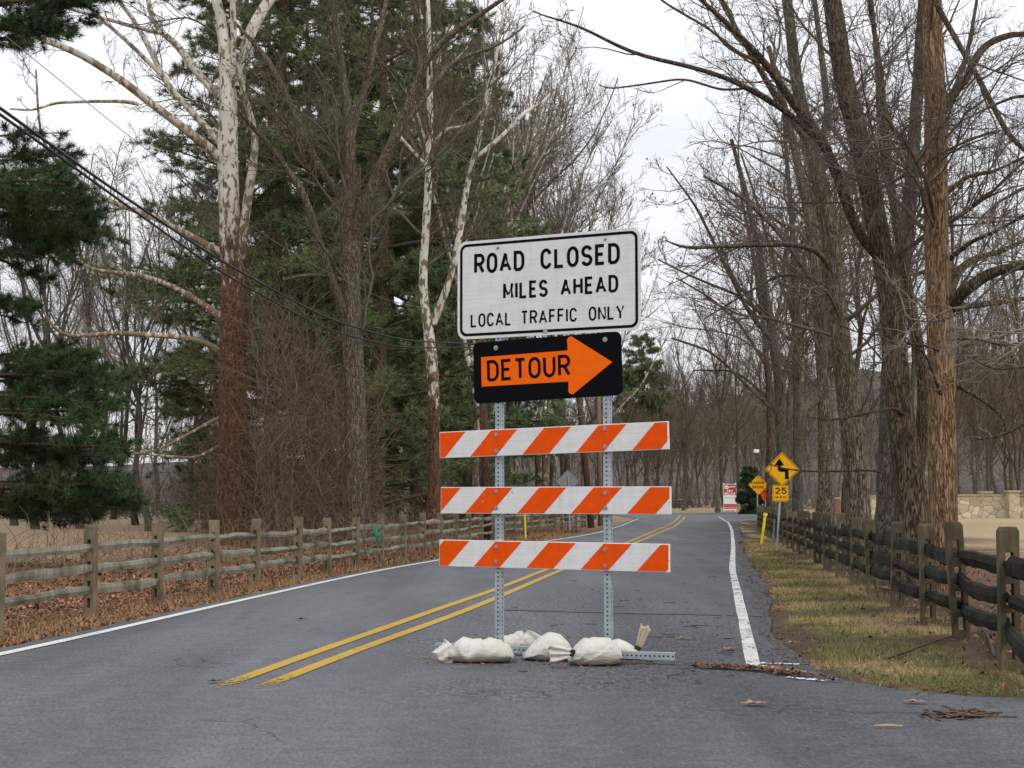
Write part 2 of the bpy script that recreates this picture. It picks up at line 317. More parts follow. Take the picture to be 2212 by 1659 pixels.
# inside-road test on a grid
def in_poly(x, y, pl):
    r = np.zeros(np.shape(x), bool); n = len(pl)
    for i in range(n):
        (x1, y1), (x2, y2) = pl[i], pl[(i + 1) % n]
        if y1 == y2: continue
        cnd = ((y1 > y) != (y2 > y)) & (x < (x2 - x1) * (y - y1) / (y2 - y1) + x1); r ^= cnd
    return r
def axis(lo, f0, f1, hi, step, k):
    a = list(np.arange(f0, f1, step)); s = step; q = f0
    while q > lo: s *= k; q -= s; a.insert(0, q)
    s = step; q = a[-1]
    while q < hi: s *= k; q += s; a.append(q)
    return np.array(a)
gx = axis(-900, -9, 11, 900, .22, 1.13); gy = axis(-40, 6, 48, 1400, .22, 1.07)
X, Y = np.meshgrid(gx, gy)
inr = in_poly(X, Y, poly)
lit = np.array([.165, .098, .062]); tan = np.array([.25, .175, .11]); soil = np.array([.072, .050, .036]); grn = np.array([.12, .13, .04]); straw = np.array([.30, .225, .115]); lawn = np.array([.36, .275, .165]); fld = np.array([.265, .205, .13])
n1 = fbm(X, Y, .9, 3); n2 = fbm(X, Y, .22, 9)
dl = X - lf_x(Y)                       # >0: road side of the left fence
dr = X - rf_x(Y)                       # >0: beyond the right fence
def sst(x, a, b): t = np.clip((x - a) / (b - a), 0, 1); return t * t * (3 - 2 * t)
leftside = X < (lf_x(Y) + rf_x(Y)) / 2
cL = lit[None, None] + (tan - lit)[None, None] * sst(-dl + n2 * 2, 4.5, 10)[..., None]
cL = cL + (fld - cL) * sst(Y + n2 * 10, 55, 90)[..., None]
g = sst(n1 + n2 * .6 + .25, .0, .45)[..., None]
verge = straw + (grn - straw) * g * .75
dr = dr - 2.2 * (1 - sst(Y, 9.7, 11.3)); cR = verge + (soil - verge) * np.clip(sst(dr + n1 * .9, -.55, .1) + .5 * sst(n2 * 1.2 + n1 * .5, .2, .42), 0, 1)[..., None]
cR = cR + (np.array([.125, .083, .055]) - cR) * sst(dr + n1, .6, 2.0)[..., None]
cR = cR + (lawn - cR) * sst(dr + n2 * 3, 3.5, 7.5)[..., None]
col = np.where(leftside[..., None], cL, cR)
col = col + (np.array([.27, .2, .12]) - col) * sst(Y, 105, 150)[..., None]
near_edge = (~leftside) & (X - re_x(Y) < .2 + .45 * n1) & (Y < 60); col = np.where(near_edge[..., None], col * .12 + soil * .85, col)
Z = rise(Y) + np.where(inr, -.04, .0)
off = np.where(leftside, sst(-(X - lf_x(Y)), -1.0, 3), sst(dr, -2.2, 1))
Z = Z + np.where(inr, 0, -.012 + .03 * n1 * off + .10 * n2 * sst(off, .6, 1) * np.where(Y > 40, .6, 1))
Z = np.where((~inr) & leftside & (Y < 60), Z - .03, Z)
ny, nx = X.shape; i = (np.arange(ny - 1)[:, None] * nx + np.arange(nx - 1)[None, :]).ravel()
tag(mesh_np('ground', np.c_[X.ravel(), Y.ravel(), Z.ravel()], [np.stack([i, i + 1, i + nx + 1, i + nx], 1)], GROUND, smooth=True, col=col.reshape(-1, 3)), kind='structure')
def gz(x, y):
    fx = np.clip(np.searchsorted(gx, x) - 1, 0, nx - 2); fy = np.clip(np.searchsorted(gy, y) - 1, 0, ny - 2)
    tx = (x - gx[fx]) / (gx[fx + 1] - gx[fx]); ty = (y - gy[fy]) / (gy[fy + 1] - gy[fy])
    return (Z[fy, fx] * (1 - tx) + Z[fy, fx + 1] * tx) * (1 - ty) + (Z[fy + 1, fx] * (1 - tx) + Z[fy + 1, fx + 1] * tx) * ty
# hills
HILL = M_('hill_woods', 1, .05); v = HILL.co((1, .12, .05)); n_ = HILL.math('ADD', HILL.math('MULTIPLY', HILL.noise(v, .9, 4, .8), .7), HILL.math('MULTIPLY', HILL.noise(HILL.co(), .12, 6, .7), .3))
HILL.color(HILL.ramp(n_, [(.3, (.055, .048, .042)), (.5, (.12, .105, .092)), (.66, (.21, .185, .16))])); HILL.bump(n_, 1, 3); HILL = HILL.m
hx = np.linspace(-500, 500, 90); hy = np.linspace(330, 760, 40); HX, HY = np.meshgrid(hx, hy)
top = np.interp(HX, [-500, -120, -20, 60, 130, 300, 500], [13, 12, 15, 32, 46, 52, 40])
HZ = 1.0 + sst(HY, 330, 560) * top * (1 + .25 * fbm(HX, HY, .02, 5)) + fbm(HX, HY, .12, 8) * 1.5
i = (np.arange(39)[:, None] * 90 + np.arange(89)[None, :]).ravel()
tag(mesh_np('hill', np.c_[HX.ravel(), HY.ravel(), HZ.ravel()], [np.stack([i, i + 1, i + 91, i + 90], 1)], HILL, smooth=True), kind='structure')

# ------------------------------------------------------------------ lettering: a stroke alphabet like the road signs'
def el(cx, cy, rx, ry, a0, a1, n=14): return [(cx + rx * math.cos(R_(a0 + (a1 - a0) * k / n)), cy + ry * math.sin(R_(a0 + (a1 - a0) * k / n))) for k in range(n + 1)]
q = .36
OO = el(.5, 1 - q, .5, q, 0, 180) + el(.5, q, .5, q, 180, 360) + [(1, 1 - q)]
GL = {
 'A': (.95, [[(0, 0), (.5, 1), (1, 0)], [(.17, .3), (.83, .3)]]), 'B': (.8, [[(.62, .52), (0, .52), (0, 0), (.62, 0)] + el(.62, .26, .38, .26, -90, 90)[1:], [(0, .5), (0, 1), (.6, 1)] + el(.6, .76, .34, .24, 90, -90)[1:]]),
 'C': (.8, [el(.5, 1 - q, .5, q, 20, 180) + el(.5, q, .5, q, 180, 340)]), 'D': (.8, [[(0, 0), (0, 1), (.45, 1)] + el(.45, 1 - q, .55, q, 90, 0) + el(.45, q, .55, q, 0, -90) + [(0, 0)]]),
 'E': (.7, [[(1, 1), (0, 1), (0, 0), (1, 0)], [(0, .52), (.85, .52)]]), 'F': (.7, [[(1, 1), (0, 1), (0, 0)], [(0, .52), (.85, .52)]]),
 'G': (.8, [el(.5, 1 - q, .5, q, 20, 180) + el(.5, q, .5, q, 180, 360) + [(1, .46), (.58, .46)]]), 'H': (.8, [[(0, 0), (0, 1)], [(1, 0), (1, 1)], [(0, .51), (1, .51)]]),
 'I': (.0, [[(0, 0), (0, 1)]]), 'L': (.7, [[(0, 1), (0, 0), (1, 0)]]), 'M': (1.0, [[(0, 0), (0, 1), (.5, .22), (1, 1), (1, 0)]]),
 'N': (.82, [[(0, 0), (0, 1), (1, 0), (1, 1)]]), 'O': (.82, [OO]), 'P': (.78, [[(0, 0), (0, 1), (.55, 1)] + el(.55, .73, .45, .27, 90, -90) + [(0, .46)]]),
 'R': (.8, [[(0, 0), (0, 1), (.55, 1)] + el(.55, .74, .45, .26, 90, -90) + [(0, .48)], [(.5, .48), (1, 0)]]), 'S': (.78, [el(.5, .745, .48, .255, 15, 270) + el(.5, .245, .5, .245, 90, -165)]),
 'T': (.78, [[(0, 1), (1, 1)], [(.5, 1), (.5, 0)]]), 'U': (.82, [[(0, 1), (0, q)] + el(.5, q, .5, q, 180, 360) + [(1, 1)]]), 'W': (1.15, [[(0, 1), (.24, 0), (.5, .85), (.76, 0), (1, 1)]]),
 'Y': (.9, [[(0, 1), (.5, .45), (1, 1)], [(.5, .48), (.5, 0)]]), '2': (.8, [el(.5, .7, .48, .3, 165, -25) + [(0, 0), (1, 0)]]), '5': (.8, [[(.95, 1), (.12, 1), (.06, .55)] + el(.48, .33, .5, .33, 120, -160)]),
 '.': (.0, [[(0, -.02), (0, .1)]]), '1': (.2, [[(0, .8), (1, 1), (1, 0)]]),
}
def stroke(mb, pts, t, f3, lift):
    P = [pts[0]]
    for p in pts[1:]:
        if math.dist(p, P[-1]) > 1e-4: P.append(p)
    n = len(P); L, Rr = [], []
    for k in range(n):
        a = np.subtract(P[k], P[k - 1]) if k else None; b = np.subtract(P[k + 1], P[k]) if k < n - 1 else None
        da = norm(a) if a is not None else norm(b); db = norm(b) if b is not None else da
        na, nb = np.array([-da[1], da[0]]), np.array([-db[1], db[0]]); mm = na + nb; l2 = mm @ mm
        mm = mm * (2 / l2) if l2 > .9 else na
        L.append(np.add(P[k], mm * t / 2)); Rr.append(np.subtract(P[k], mm * t / 2))
    v = [f3(*p, lift) for p in L] + [f3(*p, lift) for p in Rr]
    mb.add(v, [(k + n, k + n + 1, k + 1, k) for k in range(n - 1)])
def text(mb, s, x0, x1, yb, h, t, f3, asp=.82, lift=0.0):
    """set s between x0 and x1 with its base line at yb; letters h tall, strokes t thick"""
    gap = 1.0; adv = []; x = 0.0; items = []
    for ch in s:
        if ch == ' ': x += h * .62; continue
        wd, st = GL[ch]; wd = wd * (h - t) * asp; items.append((x, wd, st)); x += wd + t + h * .2
    tot = x - h * .2; k = (x1 - x0) / tot
    for n_, (px, wd, st) in enumerate(items):
        for m_, pl in enumerate(st):
            stroke(mb, [(x0 + (px + t / 2 + p[0] * wd) * k, yb + t / 2 + p[1] * (h - t)) for p in pl], t, f3, lift + .0002 * m_)

# ------------------------------------------------------------------ barricade
STEEL = plain('galvanised_steel', (.25, .29, .325), (.40, .45, .485), 14, .6, .4, .3)
CORE_SHADE = plain('tube_inner_shade', (.012, .013, .015), (.03, .03, .033), 20, .8, .1)  # near-black colour standing in for the shade inside the tubes
WHITE_S = M_('reflective_white', .5, .2); n_ = WHITE_S.noise(WHITE_S.co((3, 3, 60)), 1, 2); n2_ = WHITE_S.noise(WHITE_S.co(), 6, 5)
WHITE_S.color(WHITE_S.mix(1.0, WHITE_S.ramp(n_, [(.35, (.62, .62, .615)), (.65, (.69, .69, .69))]), WHITE_S.ramp(n2_, [(.25, .90), (.6, 1.0)]), 'MULTIPLY')); sp_ = WHITE_S.ramp(WHITE_S.noise(WHITE_S.co((1, 1, 1.4)), 17, 3, .6), [(.70, 0.0), (.74, .75)]); base_ = WHITE_S.b.inputs['Base Color'].links[0].from_socket; st_ = WHITE_S.ramp(WHITE_S.noise(WHITE_S.co((9, 9, 1.2)), 2.2, 5, .7), [(.52, 0.0), (.75, .28)]); WHITE_S.color(WHITE_S.mix(sp_, WHITE_S.mix(st_, base_, (.34, .31, .26)), (.13, .12, .11))); WHITE_S = WHITE_S.m
m = M_('reflective_orange', .55, .08); o_ = m.ramp(m.noise(m.co(), 18, 5), [(.3, (.70, .066, .002)), (.7, (.80, .084, .003))]); o_ = m.mix(m.ramp(m.noise(m.co((1, 1, 3)), 4, 6, .7), [(.5, 0.0), (.75, .3)]), o_, (.42, .10, .03)); m.color(m.mix(m.ramp(m.noise(m.co(), 30, 3, .6), [(.70, 0.0), (.73, .7)]), o_, (.8, .62, .5))); ORANGE = m.m
m = M_('black_sheeting_chipped', .6, .05); m.color(m.mix(m.ramp(m.noise(m.co(), 15, 2, .5), [(.735, 0.0), (.745, 1.0)]), (.004, .004, .006), (.5, .11, .04))); BLACK_C = m.m
ORANGE_S = plain('orange_arrow', (.82, .12, .002), (.88, .135, .003), 18, .55, .08)
BLACK = plain('black_sheeting', (.003, .003, .005), (.006, .006, .008), 20, .6, .05)
BOLT = plain('bolt_grey', (.22, .21, .2), (.42, .41, .4), 60, .45, .5, .6)
YAW = -R_(26)
bc = at(1195, 1408, 11.6)
bar = thing('road_closed_barricade', 'three striped orange and white boards on two posts carrying the ROAD CLOSED and DETOUR signs', 'barricade', (bc[0], 11.6, .004), YAW)
EX, EYv, EZ = np.eye(3)
def bz(y): return float(at(1195, y, 11.6)[2])
def perf_tube(name, axis_pts, half, pitch, parent, r=.0072):
    """square tube with a real row of holes in each of its four sides"""
    a, b = map(V3, axis_pts); L = np.linalg.norm(b - a); d = (b - a) / L
    s1 = norm(np.cross(d, EYv if abs(d[1]) < .9 else EX)); s2 = np.cross(d, s1); mb = MB(); n = int(L / pitch); pc = L / n
    for nrm, tg in ((s1, s2), (s2, -s1), (-s1, -s2), (-s2, s1)):
        for k in range(n):
            c0 = a + d * pc * (k + .5) + nrm * half; O, I = [], []
            for u, v_ in ((1, 0), (1, 1), (0, 1), (-1, 1), (-1, 0), (-1, -1), (0, -1), (1, -1)):
                O.append(c0 + tg * u * half + d * v_ * pc / 2)
                nn = math.hypot(u, v_); I.append(c0 + tg * u / nn * r + d * v_ / nn * r)
            mb.add(O + I, [(j, (j + 1) % 8, 8 + (j + 1) % 8, 8 + j) for j in range(8)])
    o = mb.build(name, STEEL, parent); q_ = MB(); q_.box((a + b) / 2, (half * .72, half * .72, L / 2 - .004), np.array([s1, s2, d])); q_.build('shade_core', CORE_SHADE, o); return o  # solid dark core added inside so the holes look shaded
PX = .452
for s in (-1, 1): perf_tube('post', [(s * PX, 0, .03), (s * PX - s * .004, 0, 3.06)], .026, .033, bar)
def rounded(w_, h_, r, n=7):
    P = []
    for cx, cy, a in ((w_ / 2 - r, h_ / 2 - r, 0), (-w_ / 2 + r, h_ / 2 - r, 90), (-w_ / 2 + r, -h_ / 2 + r, 180), (w_ / 2 - r, -h_ / 2 + r, 270)): P += el(cx, cy, r, r, a, a + 90, n)
    return P
def panel(name, w_, h_, r, zc, xc, tilt, mat, yf, parent, th=.004, label=None):
    o = thing_part(name, parent, (xc, yf, zc), tilt)
    mb = MB(); mb.prism(rounded(w_, h_, r), (0, 0, 0), EX, EZ, EYv, 0, th)
    ob = mb.build(name, mat, parent); ob.location = (xc, yf, zc); ob.rotation_euler = (0, -tilt, 0); return ob
def thing_part(*a): return None
def f_loc(x, z, lift): return (x, -.0015 - lift, z)
def bolt_at(parent, x, z, r=.011):
    mb = MB(); mb.tube([(x, -.001, z), (x, -.004, z)], r * 1.5, 12); mb.tube([(x, -.004, z), (x, -.011, z)], r * .9, 8); return mb.build('bolt', BOLT, parent)
def clip_poly(P, x0, x1, z0, z1):
    for ax, lim, sg in ((0, x0, 1), (0, x1, -1), (1, z0, 1), (1, z1, -1)):
        Q = []
        for k in range(len(P)):
            a, b = P[k], P[(k + 1) % len(P)]; ia, ib = (a[ax] - lim) * sg >= 0, (b[ax] - lim) * sg >= 0
            if ia: Q.append(a)
            if ia != ib: t = (lim - a[ax]) / (b[ax] - a[ax]); Q.append((a[0] + t * (b[0] - a[0]), a[1] + t * (b[1] - a[1])))
        P = Q
        if not P: return []
    return P
BW, BH = 1.90, .205
YF = -.026
for yc, ph, tilt, xo in ((953, .257, .022, 0), (1082, .205, -.001, .012), (1200.5, .29, -.006, 0)):
    z = bz(yc); mb = MB(); mb.box((0, 0, 0), (BW / 2, .014, BH / 2))
    bd = mb.build('striped_board', WHITE_S, bar, bevel=.003); bd.location = (xo, YF - .0145, z); bd.rotation_euler = (0, -tilt, 0)
    mb = MB()
    for k in range(-2, 6):
        b0 = -BW / 2 + ph * 1.038 + k * .448
        P = clip_poly([(b0, -BH / 2), (b0 + .224, -BH / 2), (b0 + .224 + BH * .95, BH / 2), (b0 + BH * .95, BH / 2)], -BW / 2 + .005, BW / 2 - .007, -BH / 2 + .005, BH / 2 - .006)
        if len(P) > 2: mb.prism(P, (0, -.0142, 0), EX, EZ, -EYv, 0, .0012)
    mb.build('orange_stripes', ORANGE, bd)
    for s in (-1, 1):
        for dz in (.065, -.055):
            b_ = bolt_at(bd, s * PX - xo, dz + random.uniform(-.012, .012)); b_.location = (0, -.0155, 0)
# ROAD CLOSED sign
sg = panel('road_closed_sign', 1.54, .772, .075, bz(617), -.035, .0, WHITE_S, YF - .006, bar)
mb = MB(); o_, i_ = rounded(1.495, .727, .058, 8), rounded(1.452, .684, .04, 8); n_ = len(o_)
mb.add([f_loc(a, b, 0) for a, b in o_] + [f_loc(a, b, 0) for a, b in i_], [(k + n_, (k + 1) % n_ + n_, (k + 1) % n_, k) for k in range(n_)])
mb.build('border', BLACK, sg)
mb = MB()
text(mb, 'ROAD', -.62, -.19, .122, .16, .0262, f_loc); text(mb, 'CLOSED', -.048, .602, .122, .16, .0262, f_loc)
text(mb, 'MILES', -.367, .008, -.092, .134, .0222, f_loc); text(mb, 'AHEAD', .12, .588, -.092, .134, .0222, f_loc)
text(mb, 'LOCAL', -.651, -.30, -.296, .108, .0158, f_loc); text(mb, 'TRAFFIC', -.215, .253, -.296, .108, .0158, f_loc); text(mb, 'ONLY', .351, .637, -.296, .108, .0158, f_loc)
mb.build('lettering', BLACK, sg)
for s in (-1, 1): b_ = bolt_at(sg, s * PX + .035, .315, .008)
mb = MB(); mb.box((-.01, -.0028, -.352), (.017, .0012, .016)); mb.build('sticker', STEEL, sg)
# DETOUR sign
dt = panel('detour_sign', 1.243, .478, .05, bz(797), -.04, .026, BLACK_C, YF - .006, bar)
def rarrow():
    P = [(-.553, -.108), (.183, -.112)] + el(.212, -.178, .032, .032, 155, 322, 8) + [(.545, .012)] + el(.212, .196, .032, .032, 38, 205, 8) + [(.183, .124), (-.553, .122)]
    return P
mb = MB(); mb.prism([(a, b) for a, b in rarrow()], (0, -.0005, 0), EX, EZ, -EYv, 0, .0014); ar = mb.build('arrow', ORANGE_S, dt)
mb = MB(); text(mb, 'DETOUR', -.50, .20, -.072, .166, .0245, lambda x, z, l: (x, -.0028 - l, z), .9); mb.build('lettering', BLACK, dt)
for s in (-1, 1): b_ = bolt_at(dt, s * PX + .04 - (.01 if s < 0 else 0), .185, .013)
# feet: perforated tubes lying along the boards
def loc_of(p):
    d = V3(p)[:2] - bc[:2] * [1, 0] - np.array([0, 11.6]); c_, s_ = math.cos(-YAW), math.sin(-YAW)
    return np.array([d[0] * c_ - d[1] * s_, d[0] * s_ + d[1] * c_])
f0, f1 = loc_of(at(1236, 1424, 11.22)), loc_of(at(1460, 1432, 11.0))
perf_tube('foot', [(f0[0], f0[1], .055), (f1[0], f1[1], .055)], .026, .033, bar)
f0, f1 = loc_of(at(943, 1405, 11.92)), loc_of(at(1165, 1412, 11.6))
perf_tube('foot', [(f0[0], f0[1], .04), (f1[0], f1[1], .04)], .026, .033, bar)

# ------------------------------------------------------------------ sandbags
m = M_('woven_sandbag', .85, .15); v = m.co(); wv = m.n('ShaderNodeTexWave'); wv.inputs['Scale'].default_value = 120; m.l(v, wv.inputs['Vector'])
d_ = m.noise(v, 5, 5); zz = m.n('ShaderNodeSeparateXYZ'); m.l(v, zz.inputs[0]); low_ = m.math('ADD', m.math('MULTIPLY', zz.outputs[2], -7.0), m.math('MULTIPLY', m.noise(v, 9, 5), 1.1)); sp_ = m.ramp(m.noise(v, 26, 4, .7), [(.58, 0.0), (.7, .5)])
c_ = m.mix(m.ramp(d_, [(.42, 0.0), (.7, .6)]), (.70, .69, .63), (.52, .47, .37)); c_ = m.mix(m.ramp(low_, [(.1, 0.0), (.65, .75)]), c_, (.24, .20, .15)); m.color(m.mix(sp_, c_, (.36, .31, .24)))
m.bump(m.math('ADD', m.noise(m.co((1, 1, 3)), 14, 4), m.math('MULTIPLY', wv.outputs['Fac'], .08)), .6, .045); BAG = m.m
m = M_('yellowed_sandbag', .85, .15); m.color(m.ramp(m.noise(m.co(), 6, 5), [(.3, (.42, .36, .24)), (.7, (.60, .54, .40))])); BAG_Y = m.m
def bag_body(parent, L, Wd, H, seed, prof, mat=None, creases=(), skew=0.0):
    """slumped filled sack: prof gives its height along its length, creases are (x, angle, depth) folds in the cloth"""
    nu, nv = 72, 56; v = []; px_, ph_ = zip(*prof)
    for a in range(nv + 1):
        th = math.pi * a / nv; x = math.copysign(abs(math.cos(th)) ** .82, math.cos(th)); rr = abs(math.sin(th)) ** .66; hx = float(np.interp(x, px_, ph_))
        for b in range(nu):
            ph = 2 * math.pi * b / nu; cy, cz = math.cos(ph), math.sin(ph)
            y = rr * math.copysign(abs(cy) ** .9, cy); z = rr * cz
            d = mnoise.fractal(Vector((x * 1.3 + seed, y * 1.3, z * 1.3)), 1, 2, 2) * .05
            for cx, ca, cd in creases:
                q_ = x - cx - ca * z; d -= cd * math.exp(-(q_ / .07) ** 2) * max(0, cz + .25) - .35 * cd * math.exp(-((q_ - .16) / .09) ** 2)
            d += .03 * math.sin(ph * 6 + seed + 5 * x) * max(0, abs(x) - .5)
            k = 1 + d
            X_, Y_ = x * L / 2 * (1 + .5 * d), y * Wd / 2 * k * (.75 + .25 * hx) - skew * x * abs(x) * .05
            Z_ = (z * .58 * k + .42) * H * (hx if z > -.3 else 1)
            Z_ = max(Z_, .002 + .008 * abs(mnoise.noise(Vector((X_ * 9, Y_ * 9, seed)))))
            v.append((X_, Y_, Z_))
    f = [(a * nu + b, a * nu + (b + 1) % nu, (a + 1) * nu + (b + 1) % nu, (a + 1) * nu + b) for a in range(nv) for b in range(nu)]
    mb = MB(); mb.add(v, f); return mb.build('sack', mat or BAG, parent, smooth=True)
def bag_neck(parent, p0, p1, w0, w1, mat, seed, th=.012, pinch=True):
    """gathered, pleated end of a bag: narrow at p0, fanned out at p1"""
    p0, p1 = V3(p0), V3(p1); d = norm(p1 - p0); s = norm(np.cross(d, EYv)); t = np.cross(s, d); n, mm = 22, 8; v = []
    for a in range(mm + 1):
        q_ = a / mm; w_ = w0 + (w1 - w0) * q_ ** .7
        for b in range(2 * n):
            ang = 2 * math.pi * b / (2 * n); u = math.cos(ang); fold = (.35 + .65 * q_) * .018 * math.sin(u * 9 + seed + q_ * 2)
            v.append(p0 + (p1 - p0) * q_ * (1 + .06 * math.sin(u * 5 + seed)) + s * u * w_ / 2 + t * (math.sin(ang) * th + fold))
    k = 2 * n; f = [(a * k + b, a * k + (b + 1) % k, (a + 1) * k + (b + 1) % k, (a + 1) * k + b) for a in range(mm) for b in range(k)] + [tuple(range(mm * k, mm * k + k)), tuple(range(k - 1, -1, -1))]
    mb = MB(); mb.add(v, f); return mb.build('gathered_neck', mat, parent, smooth=True)
TIE = plain('black_tie', (.01, .01, .01), (.03, .03, .03))
G = 'sandbags holding down the barricade feet'
def bag_at(x, y, Yd, label, rz=0): p = at(x, y, Yd); return thing('sandbag', label, 'sandbag', (p[0], Yd, .006), rz, G)
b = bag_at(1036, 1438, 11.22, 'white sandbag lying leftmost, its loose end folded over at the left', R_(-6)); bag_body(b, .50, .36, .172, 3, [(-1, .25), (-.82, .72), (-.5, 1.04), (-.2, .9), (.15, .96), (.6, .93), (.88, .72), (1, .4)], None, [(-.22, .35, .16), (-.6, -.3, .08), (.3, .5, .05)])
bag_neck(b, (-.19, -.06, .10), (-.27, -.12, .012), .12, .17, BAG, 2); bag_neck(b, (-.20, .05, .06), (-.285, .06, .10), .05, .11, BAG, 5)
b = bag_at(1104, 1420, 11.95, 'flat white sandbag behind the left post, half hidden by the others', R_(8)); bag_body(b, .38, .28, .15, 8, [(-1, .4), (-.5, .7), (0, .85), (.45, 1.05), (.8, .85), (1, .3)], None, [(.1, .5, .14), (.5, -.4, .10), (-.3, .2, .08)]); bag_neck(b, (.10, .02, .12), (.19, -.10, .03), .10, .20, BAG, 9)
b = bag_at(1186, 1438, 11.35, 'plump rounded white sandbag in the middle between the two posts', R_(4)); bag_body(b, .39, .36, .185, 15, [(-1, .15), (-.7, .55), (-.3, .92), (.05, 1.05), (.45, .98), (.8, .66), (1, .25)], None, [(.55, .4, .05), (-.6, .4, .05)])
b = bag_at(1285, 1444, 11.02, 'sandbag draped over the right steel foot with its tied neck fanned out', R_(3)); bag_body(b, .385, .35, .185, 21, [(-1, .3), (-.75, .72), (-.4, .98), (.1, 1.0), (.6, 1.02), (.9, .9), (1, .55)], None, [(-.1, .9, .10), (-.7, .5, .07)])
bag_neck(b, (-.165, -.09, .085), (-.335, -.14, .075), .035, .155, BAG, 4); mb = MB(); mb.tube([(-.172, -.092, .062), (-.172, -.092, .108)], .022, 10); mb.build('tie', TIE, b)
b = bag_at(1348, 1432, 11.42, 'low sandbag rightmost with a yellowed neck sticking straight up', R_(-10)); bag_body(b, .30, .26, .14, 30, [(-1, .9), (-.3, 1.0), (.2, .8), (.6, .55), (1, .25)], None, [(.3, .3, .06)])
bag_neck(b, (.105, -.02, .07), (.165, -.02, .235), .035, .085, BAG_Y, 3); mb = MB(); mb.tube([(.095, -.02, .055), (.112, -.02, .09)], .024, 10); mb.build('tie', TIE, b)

# ------------------------------------------------------------------ split-rail fences
def rail_mat(name, lo, mid, hi):
    m = M_(name, .9, .1); v = m.co((1, 1, 1)); n1 = m.noise(m.co((3, 3, 22)), 1.6, 6, .7); n2 = m.noise(v, 2.2, 4); n3 = m.noise(m.co((26, 26, 4)), 1, 5)
    c = m.ramp(n3, [(.3, mid), (.7, hi)]); c = m.mix(m.ramp(n2, [(.42, 0.0), (.66, .8)]), c, lo); m.color(c); m.bump(n3, .5, .01); return m.m
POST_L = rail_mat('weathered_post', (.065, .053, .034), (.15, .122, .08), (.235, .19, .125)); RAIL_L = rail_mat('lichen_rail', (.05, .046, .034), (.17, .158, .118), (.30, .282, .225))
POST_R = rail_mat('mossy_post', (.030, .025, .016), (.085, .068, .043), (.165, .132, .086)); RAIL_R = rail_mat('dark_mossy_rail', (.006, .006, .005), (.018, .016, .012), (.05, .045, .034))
def fence_post(parent, x, y, ang, h, mat, wdt, dep, slots, lean=(0, 0), topw=.96):
    """slotted post: two cheeks with solid blocks between the through slots (slots open along the fence)"""
    d = np.array([math.cos(ang), math.sin(ang), 0.]); s = np.array([-d[1], d[0], 0.]); up = norm(np.array([lean[0], lean[1], 1.0])); ax = np.array([d, s, up])
    z0 = float(gz(np.array([x]), np.array([y]))[0]) - .12; b = np.array([x, y, z0]); mb = MB(); sw = .19 * wdt
    zb = [0.0]
    for sz, sh in slots: zb += [sz + .12 - sh / 2, sz + .12 + sh / 2]
    zb.append(h + .12 - .028); H_ = h + .12; xs = [-wdt / 2, -sw, sw, wdt / 2]; hd = dep / 2
    def p3(a, c, z): return b + s * a + d * c + up * z
    def quad(*q): mb.add(q, [(0, 1, 2, 3)])
    for q_ in (1, -1):
        for r in range(len(zb) - 1):
            for c_ in range(3):
                if c_ == 1 and r % 2 == 1: continue
                Q = [p3(xs[c_], q_ * hd, zb[r]), p3(xs[c_ + 1], q_ * hd, zb[r]), p3(xs[c_ + 1], q_ * hd, zb[r + 1]), p3(xs[c_], q_ * hd, zb[r + 1])]
                quad(*(Q if q_ < 0 else Q[::-1]))
            quad(*[p3(q_ * wdt / 2, e * q_, z) for e, z in ((-hd, zb[r]), (hd, zb[r]), (hd, zb[r + 1]), (-hd, zb[r + 1]))])
            if r % 2 == 1: quad(*[p3(q_ * sw, -e * q_, z) for e, z in ((-hd, zb[r]), (hd, zb[r]), (hd, zb[r + 1]), (-hd, zb[r + 1]))])
    for r in range(1, len(zb) - 1):
        e = 1 if r % 2 == 1 else -1; quad(*[p3(a * e, c, zb[r]) for a, c in ((-sw, -hd), (sw, -hd), (sw, hd), (-sw, hd))])
    z1, w1, e1 = zb[-1], wdt / 2 * topw, hd * (1 + topw) / 2
    B_ = [p3(a, c, z1) for a, c in ((-wdt / 2, -hd), (-sw, -hd), (sw, -hd), (wdt / 2, -hd), (wdt / 2, hd), (sw, hd), (-sw, hd), (-wdt / 2, hd))]; T_ = [p3(a, c, H_) for a, c in ((-w1, -e1), (-sw, -e1), (sw, -e1), (w1, -e1), (w1, e1), (sw, e1), (-sw, e1), (-w1, e1))]
    mb.add(B_ + T_, [(k, (k + 1) % 8, 8 + (k + 1) % 8, 8 + k) for k in range(8)] + [tuple(range(8, 16))])
    o = mb.build('post', mat, parent); import bmesh as _b; q_ = _b.new(); q_.from_mesh(o.data); _b.ops.remove_doubles(q_, verts=q_.verts, dist=.0002); q_.to_mesh(o.data); q_.free()
    m_ = o.modifiers.new('edge', 'BEVEL'); m_.width = .006; m_.segments = 2; m_.limit_method = 'ANGLE'; return o
